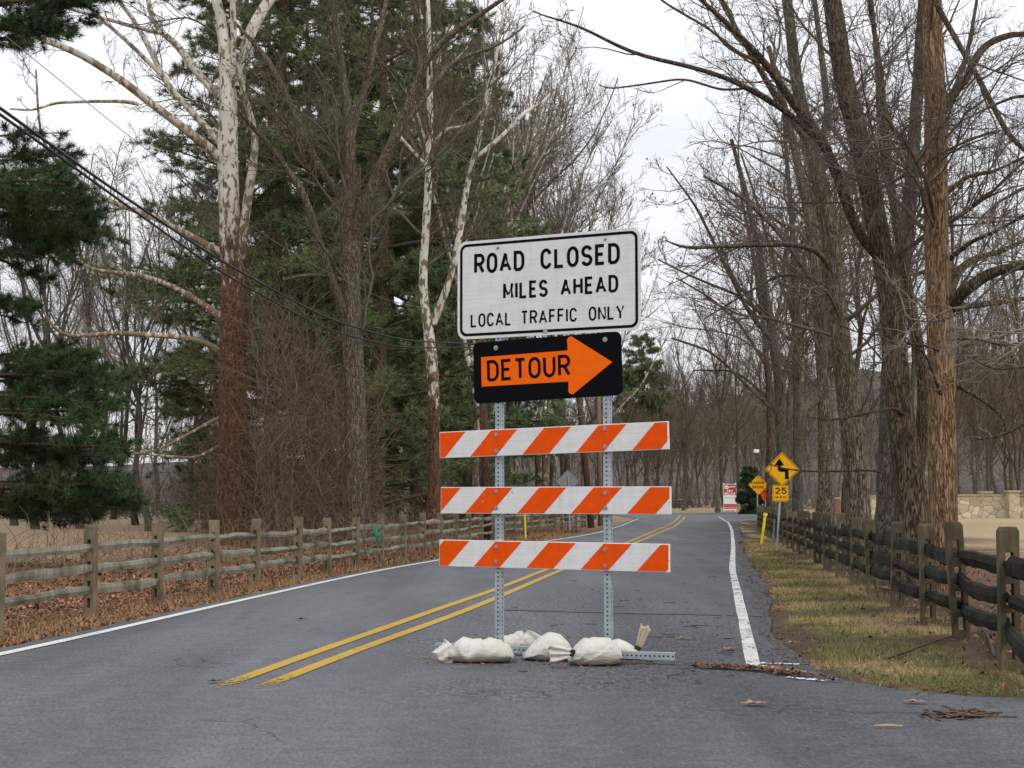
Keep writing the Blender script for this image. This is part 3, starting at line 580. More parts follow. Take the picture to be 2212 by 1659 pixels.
def fence_rail(parent, a, b, r, mat, seed, sag=0.0, arm=0.0):
    rs = np.random.default_rng(seed); m_ = 15; t = np.linspace(0, 1, m_); a, b = V3(a), V3(b)
    P = a + (b - a) * t[:, None]; bow = np.sin(t * np.pi); P[:, 2] += bow * (rs.normal(0, .012) - sag) ; d = norm(b - a); s = np.array([-d[1], d[0], 0]); P += s * (bow * rs.normal(0, .02))[:, None]
    P += smooth_path(rs.normal(0, .012, (m_, 3)), 3)
    rad = r * (1 + smooth_path(rs.normal(0, .11, (m_, 1)), 3)[:, 0]); e = np.clip(np.minimum(t, 1 - t) / .13, 0, 1); rad = rad * (.52 + .48 * e)
    ns = 8 if mat is RAIL_R else 6; v, f = tube_arrays(P[None], rad[None], ns); ph = rs.random() * 6
    vv = v.reshape(m_, ns, 3); cen = P[:, None, :]; off_ = vv - cen
    ang = np.arange(ns) * 2 * np.pi / ns; tw_ = t[:, None] * rs.normal(0, .8); k = 1 + .17 * np.cos(2 * ang[None] + ph + tw_) + .12 * np.cos(3 * ang[None] + ph * 2 - tw_) + rs.normal(0, .035, (m_, ns)); off_ = off_ * k[:, :, None]; side_ = (off_ * s).sum(-1, keepdims=True) * s; off_ = off_ - side_ * (.42 * (1 - .0 * e))[:, None, None]
    off_ *= np.where(e[:, None, None] < .5, .9, 1)
    v = (cen + off_).reshape(-1, 3)
    mb = MB(); mb.add(v, f); n_ = ns; mb.f += [tuple(range(n_ - 1, -1, -1)), tuple((m_ - 1) * n_ + i for i in range(n_))]
    return mb.build('rail', mat, parent, smooth=False)
# left fence
lfence = thing('split_rail_fence', 'weathered grey brown split rail fence running along the leaf covered left roadside', 'fence', (0, 0, 0))
pxs = [-245, 0, 203, 347, 466, 556, 644, 711, 770, 824, 874, 917, 952, 984, 1014, 1040, 1065, 1089, 1110, 1130, 1148, 1165, 1181, 1197, 1213, 1228, 1243, 1256, 1268]
lpos = []
for k, px in enumerate(pxs):
    yy = np.linspace(8 if px < 0 else 13, 72, 4000); xx = lf_x(yy) if px >= 0 else -5.05 + (yy - 11) * .15; r_ = (px - CX) / FOC
    j = int(np.argmin(np.abs(xx / yy * (1 / 1.0) - r_ * (1.0)))); lpos.append((xx[j], yy[j]))
SL = [(.16, .10), (.33, .11), (.53, .11), (.75, .11)]
for k, (x, y) in enumerate(lpos):
    a = math.atan2(lpos[min(k + 1, len(lpos) - 1)][1] - lpos[max(k - 1, 0)][1], lpos[min(k + 1, len(lpos) - 1)][0] - lpos[max(k - 1, 0)][0])
    fence_post(lfence, x, y, a, .95 + random.uniform(-.03, .03), POST_L, .115, .10, SL, (random.gauss(0, .02), random.gauss(0, .02)))
    if k < len(lpos) - 1:
        x2, y2 = lpos[k + 1]; z1, z2 = float(gz(np.array([x]), np.array([y]))[0]), float(gz(np.array([x2]), np.array([y2]))[0])
        d = norm(np.array([x2 - x, y2 - y])) * .07
        for hh in (.315, .515, .735): fence_rail(lfence, (x - d[0], y - d[1], z1 + hh + random.uniform(-.02, .015)), (x2 + d[0], y2 + d[1], z2 + hh + random.uniform(-.02, .015)), .047, RAIL_L, int(k * 10 + hh * 100))
# right fence
rfence = thing('split_rail_fence', 'dark mossy split rail fence with round topped posts along the right grass verge', 'fence', (0, 0, 0))
rpos = []; y = 8.75; k = 0
while y < 60: rpos.append((float(rf_x(y)), y)); y += (2.0 if k < 3 else 2.3) + random.uniform(-.15, .15); k += 1
ang_r = math.atan2(1, .125); SR = [(.30, .13), (.50, .13), (.72, .13)]
for k, (x, y) in enumerate(rpos):
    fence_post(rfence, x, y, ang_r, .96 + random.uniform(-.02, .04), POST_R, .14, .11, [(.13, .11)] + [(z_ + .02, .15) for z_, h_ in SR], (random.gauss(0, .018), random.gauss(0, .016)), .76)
    if k < len(rpos) - 1:
        x2, y2 = rpos[k + 1]
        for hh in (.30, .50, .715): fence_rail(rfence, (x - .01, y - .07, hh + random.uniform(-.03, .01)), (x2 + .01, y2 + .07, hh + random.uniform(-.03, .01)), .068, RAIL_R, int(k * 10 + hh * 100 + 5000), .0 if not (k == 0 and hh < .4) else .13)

# ------------------------------------------------------------------ trees
def catmull(P, n):
    P = resample(P, max(6, len(P) * 2)); return smooth_path(resample(P, n), 2)
def grow(P, R, n, t0, t1, l0, l1, ang, wander, up, m, rr, rmin, g, absolute=False, taper=.25):
    npar, mp_, _ = P.shape; L = np.linalg.norm(np.diff(P, axis=1), axis=2).sum(1); pr = L ** 1.0; pr /= pr.sum()
    idx = g.choice(npar, n, p=pr); t = g.uniform(t0, t1, n); f = t * (mp_ - 1); i = np.minimum(f.astype(int), mp_ - 2); fr = (f - i)[:, None]
    a, b = P[idx, i], P[idx, i + 1]; st = a + (b - a) * fr; tn = norm(b - a); r0 = R[idx, i] * (1 - fr[:, 0]) + R[idx, i + 1] * fr[:, 0]
    v = g.standard_normal((n, 3)); v = norm(v - (v * tn).sum(1, keepdims=True) * tn)
    an = ang + g.normal(0, .22, n); d = np.cos(an)[:, None] * tn + np.sin(an)[:, None] * v; d[:, 2] += up * 1.5; d = norm(d)
    ln = g.uniform(l0, l1, n) * (1 if absolute else L[idx]) * (1.15 - .6 * t)
    out_ = np.zeros((n, m, 3)); out_[:, 0] = st
    for k in range(1, m):
        d = norm(d + wander * g.standard_normal((n, 3)) + np.array([0, 0, up])); out_[:, k] = out_[:, k - 1] + d * (ln / (m - 1))[:, None]
    r1 = np.maximum(np.minimum(r0 * rr, ln * .0105), rmin)
    return out_, r1[:, None] * np.linspace(1, taper, m)[None, :]
def flute(a, z, i): return .05 * np.sin(3 * a + i + z * .9) + .035 * np.sin(5 * a + 2 * i - z * 1.7) + .03 * np.sin(8 * a + z * 3 + i * 3)
LEAF_R = plain('dead_red_leaf', (.10, .035, .022), (.22, .085, .045), 3)
def put_tree(name, label, group, base, trunkPR, crownPRs, bmat, tmat, leaves=None, sides=10, cat='tree', limbs=None, lmat=None):
    base = V3(base); root = thing(name, label, cat, base, 0, group)
    v, f = merge([tube_arrays(P - base, R, sides if P.shape[0] < 30 else 6, flute) for P, R in trunkPR]); mesh_np('trunk', v, [f], bmat, root, True)
    if limbs is not None and len(limbs[0]): v, f = tube_arrays(limbs[0] - base, limbs[1], max(8, sides - 4), flute); mesh_np('limbs', v, [f], lmat or bmat, root, True)
    v, f = merge([tube_arrays(P - base, R, s) for P, R, s in crownPRs])
    fs = [f]; cr_o = mesh_np('crown', v, fs, tmat, root, True)
    if leaves is not None:
        pv, pf = leaves; mesh_np('dead_leaves', pv - base, [pf], LEAF_R, root)
    return root
def limbs_px(limbs, Y0, g, spread=1.0):
    """limb: ([(x,y,w)...], dy) pixel outline at depth Y0, drifting dy metres deeper to its tip"""
    out_ = []
    for pts, dy in limbs:
        n = len(pts); P = np.array([at(x, y, Y0 + dy * k / (n - 1)) for k, (x, y, w_) in enumerate(pts)]); W = np.array([w_ / FOC * (Y0 + dy * k / (n - 1)) / 2 for k, (x, y, w_) in enumerate(pts)])
        Q = catmull(np.c_[P, W], 26); wob = g.normal(0, .25, (26, 3)) * Q[:, 3:4] * .35; wob[0] = 0; Q[:, :3] += smooth_path(wob, 1); out_.append(Q)
    A = np.array(out_); return A[:, :, :3], A[:, :, 3]
def scatter_leaves(tips, n, size, g):
    c = tips[g.integers(0, len(tips), n)] + g.normal(0, .06, (n, 3)); d1 = norm(g.standard_normal((n, 3))); d2 = norm(np.cross(d1, g.standard_normal((n, 3)))); s = size * g.uniform(.6, 1.3, (n, 1))
    v = np.stack([c - d1 * s, c + d2 * s * .5, c + d1 * s, c - d2 * s * .45], 1).reshape(-1, 3); f = np.arange(n * 4).reshape(n, 4); return v, f
def photo_tree(name, label, group, Y0, limbs, n1, n2, n3, bmat, tmat, seed, l1=(.2, .5), l2=(.3, .6), l3=(.25, .6), up=.05, ang=.85, rmin=.005, t0=.3, leaves=0, extra=0, sides=14, wander=.16, lmat=None, ntr=1):
    g = np.random.default_rng(seed); P, R = limbs_px(limbs, Y0, g); b0 = limbs[0][0][0]; base = at(b0[0], b0[1], Y0); base[2] = float(gz(np.array([base[0]]), np.array([Y0]))[0])
    P[0, 0, 2] = min(P[0, 0, 2], base[2] - .1)
    hi = (P[:, :, 2] > 3.0)
    A, Ra = grow(P, R, n1, t0, .98, l1[0], l1[1], ang, wander, up, 12, .6, rmin * 2, g)
    B, Rb = grow(A, Ra, n2, .25, .98, l2[0], l2[1], .8, wander, up * .8, 8, .6, rmin * 1.3, g)
    D, Rd = grow(B, Rb, n3, .3, 1, l3[0], l3[1], .75, wander * 1.1, up * .6, 6, .6, rmin, g)
    cr_ = [(A, Ra, 6), (B, Rb, 4), (D, Rd, 3)]
    if extra: E, Re = grow(D, Rd, extra, .15, 1, .35, .8, .75, .15, .02, 4, .7, rmin * .85, g); cr_.append((E, Re, 3))
    lv = scatter_leaves(D[:, -2:].reshape(-1, 3), leaves, .05, g) if leaves else None
    return put_tree(name, label, group, base, [(P[:ntr], R[:ntr])], cr_, bmat, tmat, lv, sides, 'tree', (P[ntr:], R[ntr:]), lmat)

# big white sycamore
photo_tree('sycamore_tree', 'tallest sycamore with white mottled upper trunk and rust brown vine clad foot', None, 42, [
 ([(515, 1205, 105), (508, 1120, 84), (506, 1000, 68), (505, 800, 58), (502, 620, 50), (496, 480, 45), (492, 340, 45), (493, 240, 44), (488, 150, 33), (489, 70, 24), (474, 20, 22), (448, -60, 18), (430, -160, 14)], 0),
 ([(515, 190, 22), (521, 150, 26), (540, 70, 26), (570, 15, 24), (600, -20, 20), (650, -80, 14)], .8),
 ([(503, 170, 14), (505, 60, 13), (503, 0, 12), (500, -90, 9)], -.6),
 ([(518, 560, 24), (526, 480, 22), (538, 406, 20), (555, 305, 17), (538, 237, 13), (521, 186, 13), (515, 130, 12)], -.5),
 ([(478, 345, 24), (440, 310, 21), (406, 281, 20), (338, 233, 18), (271, 179, 17), (203, 135, 15), (152, 105, 15), (101, 91, 12), (51, 68, 11), (0, 30, 9), (-60, 10, 6)], -3),
 ([(478, 312, 17), (423, 250, 15), (365, 190, 14), (349, 159, 13), (305, 68, 11), (291, 44, 10), (254, 0, 9), (225, -60, 6)], 2),
 ([(352, 165, 10), (288, 101, 9), (220, 41, 8), (176, 0, 7), (120, -50, 5)], -1),
 ([(478, 212, 20), (423, 156, 17), (389, 101, 16), (349, 71, 14), (325, 34, 12), (318, -10, 11), (310, -90, 8)], 3),
 ([(352, 73, 10), (288, 57, 9), (203, 34, 7), (118, 10, 6), (60, -10, 4)], 1),
 ([(482, 548, 16), (389, 498, 13), (321, 464, 12), (237, 437, 11), (196, 410, 10), (145, 369, 9), (112, 342, 8), (88, 305, 6), (82, 240, 5), (78, 150, 4)], -3),
 ([(490, 768, 15), (440, 736, 13), (372, 726, 12), (305, 723, 12), (237, 719, 10), (152, 729, 9), (125, 724, 8), (101, 689, 6), (80, 640, 4)], -2),
 ([(480, 684, 15), (457, 669, 13), (389, 625, 12), (321, 598, 11), (237, 587, 9), (196, 584, 7), (169, 560, 6), (120, 540, 4)], 1.5),
 ([(300, 225, 9), (268, 219, 8), (203, 219, 7), (118, 222, 6), (70, 240, 5), (20, 235, 4)], -1),
 ([(480, 900, 10), (420, 930, 7), (340, 975, 6), (250, 985, 5), (190, 975, 3)], -2),
 ([(480, 960, 9), (430, 990, 6), (350, 985, 5), (270, 975, 4), (200, 990, 3)], 1),
], 75, 600, 3000, SYC1, TWIG, 11, l1=(.10, .34), up=.03, t0=.35, rmin=.0065, lmat=SYC_L, ntr=3)
# brown twin-stemmed tree
photo_tree('bare_tree', 'grey brown tree forking into two stems between the two white barked trees', None, 40, [
 ([(772, 1200, 72), (771, 1130, 56), (770, 1000, 48), (766, 800, 46), (757, 640, 45), (755, 520, 44), (752, 420, 30), (755, 338, 27), (760, 271, 24), (742, 203, 20), (735, 118, 16), (722, 20, 13), (710, -90, 9)], 0),
 ([(764, 520, 30), (776, 470, 30), (800, 410, 28), (836, 338, 25), (860, 288, 23), (904, 169, 18), (924, 118, 16), (972, 74, 14), (1040, 30, 11), (1080, 3, 9), (1140, -40, 6)], -2),
 ([(858, 290, 14), (924, 203, 11), (972, 135, 9), (1020, 115, 8), (1073, 101, 6), (1130, 60, 4)], 1.5),
 ([(758, 300, 18), (769, 254, 17), (792, 169, 15), (820, 68, 12), (836, 0, 10), (850, -80, 7)], 1.5),
 ([(752, 440, 20), (715, 400, 16), (677, 338, 15), (626, 220, 13), (582, 129, 11), (541, 85, 9), (500, 40, 6)], 2),
 ([(758, 720, 26), (730, 640, 20), (694, 541, 18), (660, 423, 16), (592, 321, 13), (545, 275, 10), (515, 240, 7)], -2),
 ([(792, 175, 10), (800, 100, 9), (806, 40, 7), (800, -20, 5)], -1),
 ([(752, 610, 9), (700, 595, 8), (660, 593, 7), (610, 605, 5)], -1.5),
], 42, 330, 1900, BK_BROWN, TWIG, 12, l1=(.15, .42), up=.05, t0=.3, rmin=.0065)
# slender white sycamore
photo_tree('sycamore_tree', 'slender white barked tree forking just left of the ROAD CLOSED sign', None, 45, [
 ([(928, 1178, 36), (935, 1090, 28), (938, 1000, 26), (937, 850, 25), (931, 735, 26), (916, 670, 20), (908, 610, 17), (914, 560, 17), (922, 480, 17), (927, 380, 16), (928, 250, 14), (928, 101, 11), (925, 17, 9), (920, -80, 6)], 0),
 ([(936, 700, 18), (945, 672, 17), (968, 620, 15), (985, 550, 13), (993, 510, 14), (1002, 450, 13), (1013, 372, 12), (1029, 335, 12), (1037, 300, 10), (1043, 247, 9), (1053, 190, 8), (1070, 135, 7), (1085, 50, 5), (1090, -20, 3)], -1.2),
 ([(1031, 338, 10), (1073, 305, 9), (1107, 271, 9), (1134, 240, 8), (1168, 227, 6), (1195, 196, 5), (1230, 150, 3)], 1),
 ([(926, 362, 8), (897, 332, 7), (867, 298, 6), (850, 270, 3)], .5),
 ([(932, 318, 9), (945, 300, 8), (962, 278, 7), (990, 275, 6), (1023, 267, 6), (1036, 244, 4), (1060, 215, 3)], -.7),
 ([(926, 330, 6), (915, 290, 5), (903, 250, 5), (895, 215, 4)], .7),
 ([(928, 200, 7), (950, 165, 6), (985, 130, 5), (1010, 100, 3)], .8),
], 65, 430, 2400, SYC2, TWIG, 13, l1=(.12, .35), up=.07, t0=.42, rmin=.007)

# right hand row
RG = 'old trees along the right fence'
photo_tree('oak_tree', 'straight tan barked trunk standing rightmost behind the right fence, lit warm', RG, 19.6, [
 ([(2036, 1318, 82), (2036, 1250, 66), (2036, 1100, 60), (2036, 900, 58), (2030, 750, 57), (2024, 553, 54), (2021, 270, 47), (2015, 70, 44), (2010, -60, 40), (2000, -200, 32)], 0),
 ([(2050, 668, 30), (2068, 645, 28), (2089, 624, 26), (2129, 594, 24), (2180, 577, 20), (2230, 570, 17), (2330, 540, 10)], -1.0),
 ([(2048, 660, 22), (2055, 620, 20), (2078, 573, 17), (2112, 556, 14), (2170, 540, 10), (2250, 500, 7)], 1.5),
 ([(2058, 668, 16), (2100, 660, 14), (2146, 655, 13), (2212, 645, 10), (2290, 640, 7)], .8),
 ([(2056, 826, 12), (2080, 838, 10), (2112, 858, 9), (2150, 884, 8), (2166, 898, 7), (2176, 935, 5), (2160, 975, 4), (2130, 1010, 3), (2090, 1027, 2)], -.8),
 ([(2036, 235, 22), (2060, 200, 20), (2089, 169, 18), (2102, 135, 17), (2129, 95, 15), (2180, 74, 13), (2240, 75, 10)], 1.0),
 ([(2010, -40, 13), (2020, 5, 13), (2061, 78, 12), (2102, 149, 12), (2146, 230, 12), (2173, 288, 11), (2212, 325, 10), (2280, 380, 6)], -2.0),
 ([(2160, 282, 6), (2112, 294, 6), (2044, 325, 5.5), (1977, 366, 5), (1909, 406, 4.5), (1841, 437, 4), (1757, 440, 3), (1706, 437, 2)], -.8),
 ([(2050, 905, 8), (2000, 760, 5), (1930, 725, 4), (1850, 720, 3), (1790, 690, 2)], -1.6),
 ([(2046, 760, 8), (1990, 745, 5), (1920, 735, 4), (1860, 760, 3), (1810, 770, 2)], -1.8),
 ([(2050, 560, 12), (2100, 520, 9), (2150, 500, 8), (2240, 450, 5)], -1),
 ([(2040, 420, 12), (2090, 380, 9), (2150, 370, 7), (2230, 330, 4)], .5),
], 55, 420, 2400, BK_ORANGE, TWIG_D, 21, l1=(.16, .45), up=.0, t0=.4, rmin=.0038, sides=22, lmat=BK_DARK, extra=2600)
photo_tree('oak_tree', 'dark furrowed trunk leaning left beside the tan barked trunk', RG, 21.5, [
 ([(1978, 1285, 120), (1974, 1200, 84), (1968, 1095, 66), (1944, 870, 56), (1909, 553, 47), (1865, 338, 46), (1830, 203, 45), (1806, 68, 42), (1790, -40, 38), (1770, -180, 28)], 0),
 ([(1905, 560, 22), (1858, 520, 22), (1824, 423, 22), (1790, 321, 21), (1723, 237, 19), (1655, 135, 16), (1570, 51, 12), (1513, 0, 9), (1460, -60, 6)], -1.5),
 ([(1800, 345, 15), (1784, 315, 14), (1706, 244, 13), (1604, 183, 11), (1537, 156, 10), (1469, 139, 9.5), (1361, 115, 8), (1277, 68, 6), (1219, 44, 5), (1175, 37, 4), (1151, 24, 2.5)], -2.5),
 ([(1622, 190, 6), (1560, 196, 5), (1513, 180, 5), (1476, 169, 4.5), (1400, 181, 4), (1310, 193, 3.5), (1294, 183, 2)], .5),
 ([(1960, 900, 10), (1930, 880, 7), (1880, 892, 5), (1800, 908, 4), (1740, 900, 2)], -2),
 ([(1955, 1040, 9), (1915, 1022, 6), (1880, 1015, 5), (1810, 1018, 4.5), (1750, 1019, 4), (1690, 1012, 3.5), (1655, 1000, 2)], 2.5),
 ([(1660, 140, 9), (1600, 120, 7), (1530, 60, 6), (1440, 10, 5), (1380, -40, 3)], 1),
 ([(1700, 240, 10), (1650, 160, 8), (1600, 80, 7), (1560, 10, 6), (1520, -60, 4)], 1.5),
], 42, 340, 1900, BK_DARK, TWIG_D, 22, l1=(.15, .42), up=.03, t0=.4, rmin=.004, sides=22, extra=3600)
photo_tree('oak_tree', 'smooth grey trunk behind the dark leaning trunk, curving right', RG, 25, [
 ([(1922, 1262, 96), (1920, 1150, 66), (1922, 1000, 50), (1926, 800, 44), (1942, 640, 36), (1958, 520, 33), (1972, 338, 29), (1983, 169, 25), (1992, 0, 20), (2000, -120, 15)], 0),
 ([(1930, 1215, 40), (1975, 1060, 32), (1994, 930, 27), (1996, 830, 25), (1987, 756, 24), (1970, 660, 22), (1956, 587, 20), (1935, 480, 18), (1915, 330, 16), (1908, 200, 14), (1890, 80, 11), (1870, -40, 8)], -1),
 ([(1972, 400, 18), (1990, 330, 15), (2050, 230, 12), (2090, 120, 10), (2110, 0, 7)], 2),
 ([(1958, 540, 14), (1925, 440, 13), (1900, 300, 12), (1895, 120, 9), (1880, -30, 7)], 2),
], 34, 260, 1300, BK_GREY, TWIG, 23, l1=(.16, .45), up=.05, t0=.35, rmin=.005, sides=16, lmat=BK_DARK)
photo_tree('oak_tree', 'thick ridged trunk bending left with one level limb reaching over the road', RG, 28, [
 ([(1853, 1225, 72), (1851, 1100, 53), (1845, 980, 50), (1836, 890, 47), (1818, 756, 44), (1802, 600, 40), (1792, 500, 38), (1774, 405, 36), (1747, 300, 31), (1724, 200, 27), (1708, 68, 24), (1697, -30, 19), (1690, -140, 14)], 0),
 ([(1795, 585, 14), (1780, 556, 12), (1757, 536, 12), (1706, 527, 11), (1604, 530, 10), (1540, 533, 8), (1476, 537, 7), (1440, 520, 3)], -2),
 ([(1745, 305, 16), (1700, 250, 13), (1640, 150, 11), (1590, 60, 9), (1550, -20, 6)], -2),
 ([(1760, 350, 18), (1790, 250, 16), (1775, 120, 13), (1760, 0, 11), (1750, -100, 8)], 1.5),
 ([(1805, 640, 12), (1760, 600, 9), (1690, 590, 7), (1600, 640, 5), (1520, 690, 3)], 1.5),
], 48, 400, 2000, BK_BROWN, TWIG, 24, l1=(.15, .42), up=.04, t0=.35, rmin=.0045, sides=18, extra=3000)
photo_tree('bare_tree', 'pale bare twigs arching in from a tree just beyond the right edge', None, 15.5, [
 ([(2420, 1300, 60), (2410, 1000, 52), (2400, 700, 48), (2390, 400, 40), (2380, 100, 30), (2370, -150, 20)], 0),
 ([(2396, 640, 16), (2300, 560, 10), (2230, 560, 8), (2160, 600, 6), (2100, 660, 4.5), (2030, 700, 3.5), (1960, 690, 2)], -.5),
 ([(2396, 760, 14), (2320, 720, 10), (2240, 730, 7), (2170, 750, 5), (2110, 730, 4), (2050, 735, 2)], .5),
 ([(2392, 480, 14), (2300, 400, 10), (2220, 400, 8), (2150, 440, 5), (2090, 500, 3)], -.5),
 ([(2388, 330, 14), (2300, 230, 10), (2210, 200, 8), (2140, 230, 5), (2080, 260, 3)], .8),
 ([(2404, 900, 12), (2320, 880, 9), (2240, 900, 7), (2170, 940, 5), (2110, 950, 3)], .8),
 ([(2400, 820, 12), (2310, 800, 9), (2230, 790, 7), (2150, 800, 5), (2090, 770, 3)], -.8),
], 34, 300, 1500, BK_GREY, TWIG_P, 26, l1=(.2, .5), up=.02, t0=.25, rmin=.003, extra=1600, wander=.2)
for args in (
 (38, [([(1783, 1182, 50), (1784, 1080, 32), (1784, 900, 29), (1772, 710, 27), (1766, 600, 25), (1740, 420, 20), (1700, 250, 15), (1660, 100, 10)], 0), ([(1774, 720, 14), (1800, 600, 13), (1830, 420, 11), (1850, 250, 8)], 1), ([(1770, 640, 12), (1700, 520, 10), (1610, 430, 8), (1520, 380, 5)], -2), ([(1778, 850, 11), (1752, 880, 12), (1740, 960, 10), (1748, 1000, 6)], -.4)], 'knotty grey brown trunk with a burl, between the ridged trunk and the yellow signs', BK_BROWN, 31, 300),
 (46, [([(1692, 1165, 38), (1692, 1080, 25), (1691, 980, 23), (1680, 800, 21), (1664, 700, 18), (1650, 600, 16), (1620, 450, 12), (1580, 300, 8)], 0), ([(1672, 740, 12), (1620, 680, 10), (1560, 560, 8), (1500, 440, 5), (1440, 360, 3)], -2), ([(1684, 840, 10), (1720, 720, 9), (1740, 560, 8), (1750, 400, 5)], 1), ([(1688, 900, 8), (1620, 840, 7), (1540, 760, 6), (1450, 730, 4)], 1), ([(1660, 690, 9), (1600, 640, 7), (1500, 600, 5), (1420, 560, 3)], 0)], 'dark trunk right behind the yellow curve sign with rusty leaves still on', BK_GREY, 32, 900),
 (52, [([(1722, 1155, 28), (1722, 1000, 19), (1722, 850, 18), (1718, 700, 16), (1715, 520, 13), (1700, 350, 9), (1690, 200, 6)], 0), ([(1719, 700, 9), (1680, 600, 8), (1640, 450, 6), (1600, 330, 4)], 1), ([(1720, 760, 8), (1760, 650, 7), (1790, 520, 5)], -1)], 'straight grey trunk standing to the right of the yellow curve sign', BK_GREY, 33, 500),
 (62, [([(1664, 1146, 22), (1664, 1000, 15), (1662, 850, 13), (1650, 700, 11), (1630, 560, 9), (1600, 420, 6)], 0), ([(1660, 800, 7), (1600, 700, 6), (1530, 640, 5), (1460, 600, 3)], -1), ([(1655, 760, 7), (1690, 640, 6), (1700, 500, 4)], 1), ([(1660, 860, 6), (1590, 800, 5), (1500, 800, 3)], 1)], 'thin dark trunk left of the yellow curve sign above the orange sign', BK_DARK, 34, 700),
):
    Yd, lm, lab, bm_, sd_, lv = args
    photo_tree('oak_tree', lab, RG, Yd, lm, 42, 330, 1700, bm_, TWIG, sd_, l1=(.18, .45), up=.04, t0=.3, rmin=.0065, leaves=lv)

# generic bare trees, copied
def bare_proto(seed, H, n1, n2, n3, rmin, fork=2, r0=.16, extra=0):
    g = np.random.default_rng(seed); m_ = 26; z = np.linspace(0, 1, m_)
    tr = []; rad = []
    wob = smooth_path(np.cumsum(g.normal(0, .012, (m_, 2)), 0), 3) * H
    P0 = np.c_[wob[:, 0], wob[:, 1], z * H - .2]; tr.append(P0); rad.append(r0 * (1 - .85 * z) * (1 + .5 * np.exp(-z * 25)))
    P = np.array(tr); R = np.array(rad)
    L, RL = grow(P, R, 5 + fork * 3, .22, .85, .3, .6, .55, .07, .06, 14, .75, rmin * 2, g)
    A, Ra = grow(np.concatenate([L]), RL, n1, .15, .98, .2, .5, .7, .12, .05, 10, .6, rmin * 1.5, g)
    B, Rb = grow(A, Ra, n2, .1, 1, .3, .65, .7, .14, .04, 7, .6, rmin, g)
    D, Rd = grow(B, Rb, n3, .1, 1, .3, .7, .7, .15, .03, 5, .7, rmin * .9, g)
    RL = np.maximum(RL, .02)
    return [(P, R), (L, RL)], [(A, Ra, 4), (B, Rb, 3), (D, Rd, 3)], D
def copy_tree(root, loc, rz, sc_, label=None):
    r = root.copy(); C.objects.link(r); r.location = loc; r.rotation_euler = (0, 0, rz); r.scale = (sc_, sc_, sc_)
    if label: r['label'] = label
    for ch in list(root.children): c_ = ch.copy(); C.objects.link(c_); c_.parent = r
    return r
PROTO = {}
def forest(kind, spots, label, group, mk):
    for k, (px, Yd, hgt) in enumerate(spots):
        x = at(px, 1083, Yd)[0]; z_ = float(rise(Yd)) - .05; j = k % len(mk)
        hgt *= .84 if 'beyond the bend' in label else 1; key = (label, j); rz = (k * 2.399) % 6.28
        if key not in PROTO:
            tr, cr_, tips, H, bm_, tm_, lv = mk[j](); sc_ = hgt / H
            root = put_tree(kind, label, group, (0, 0, 0), tr, cr_, bm_, tm_, lv, 8); root.location = (x, Yd, z_); root.rotation_euler = (0, 0, rz); root.scale = (sc_,) * 3; PROTO[key] = (root, H)
        else:
            root, H = PROTO[key]; r = copy_tree(root, (x, Yd, z_), rz, hgt / H, label); r['group'] = group
def mk_bare(seed, bm_, tm_, lv=0, n=(70, 480, 2200), rmin=.010):
    def f():
        tr, cr_, D = bare_proto(seed, 16.0, *n, rmin); g = np.random.default_rng(seed)
        return tr, cr_, D, 16.0, bm_, tm_, (scatter_leaves(D[:, -2:].reshape(-1, 3), lv, .07, g) if lv else None)
    return f
# ---- pines
def pine(seed, H, nb, crown0, reach, sub, tufts, K, nl, nw, droop=-.02, r0=.3, boughs=None, spray=(.14, .42)):
    """whorled boughs carrying tufts of narrow needle blades"""
    g = np.random.default_rng(seed); z = np.linspace(0, 1, 26); P = np.c_[.25 * np.sin(z * 3 + seed), .2 * np.cos(z * 4 + seed), z * H - .2][None]; R = (r0 * (1 - .92 * z))[None]
    hb = np.sort(g.uniform(crown0, .99, nb)); az = np.cumsum(g.uniform(1.9, 2.8, nb)); ln = reach * (1 - (hb - crown0) / (1.02 - crown0)) ** .75 * g.uniform(.55, 1.15, nb) + .5
    m_ = 10; B = np.zeros((nb, m_, 3)); st = np.stack([np.interp(hb * H, P[0, :, 2] + .2, P[0, :, k]) for k in range(3)], 1); B[:, 0] = st
    d = np.stack([np.cos(az), np.sin(az), g.uniform(-.12, .35, nb)], 1)
    for k in range(1, m_): d = norm(d + g.normal(0, .06, (nb, 3)) + [0, 0, droop + .03 * k / m_]); B[:, k] = B[:, k - 1] + d * (ln / (m_ - 1))[:, None]
    if boughs is not None: B = boughs; nb = len(B); ln = np.linalg.norm(np.diff(B, axis=1), axis=2).sum(1)
    Rb = (.010 + ln * .011)[:, None] * np.linspace(1, .25, m_)
    S, Rs = grow(B, Rb, nb * sub, .25, 1, spray[0], spray[1], .75, .1, .03, 6, .6, .006, g); flat = S - S[:, :1]; S = S[:, :1] + flat * [1, 1, .55]
    idx = g.integers(0, len(S), nb * sub * tufts); t = g.uniform(.25, 1, len(idx)); f = t * 5; i_ = np.minimum(f.astype(int), 4); c0 = S[idx, i_] + (S[idx, i_ + 1] - S[idx, i_]) * (f - i_)[:, None]; tn = norm(S[idx, i_ + 1] - S[idx, i_])
    n = len(idx); c0 = np.repeat(c0, K, 0); tn = np.repeat(tn, K, 0); dr_ = norm(tn * .6 + g.normal(0, .62, (n * K, 3)) + [0, 0, .18]); L_ = nl * g.uniform(.6, 1.25, (n * K, 1)); sd_ = norm(np.cross(dr_, g.standard_normal((n * K, 3)))) * nw
    v = np.stack([c0 - sd_ * .5, c0 + sd_ * .5, c0 + dr_ * L_], 1).reshape(-1, 3); fc = np.arange(n * K * 3).reshape(-1, 3)
    tone = np.repeat(np.repeat(g.uniform(.7, 1.35, (n, 1)) * [1, 1, 1], K, 0), 3, 0)
    return (P, R), [(B, Rb, 5), (S, Rs, 3)], (v, fc, tone)
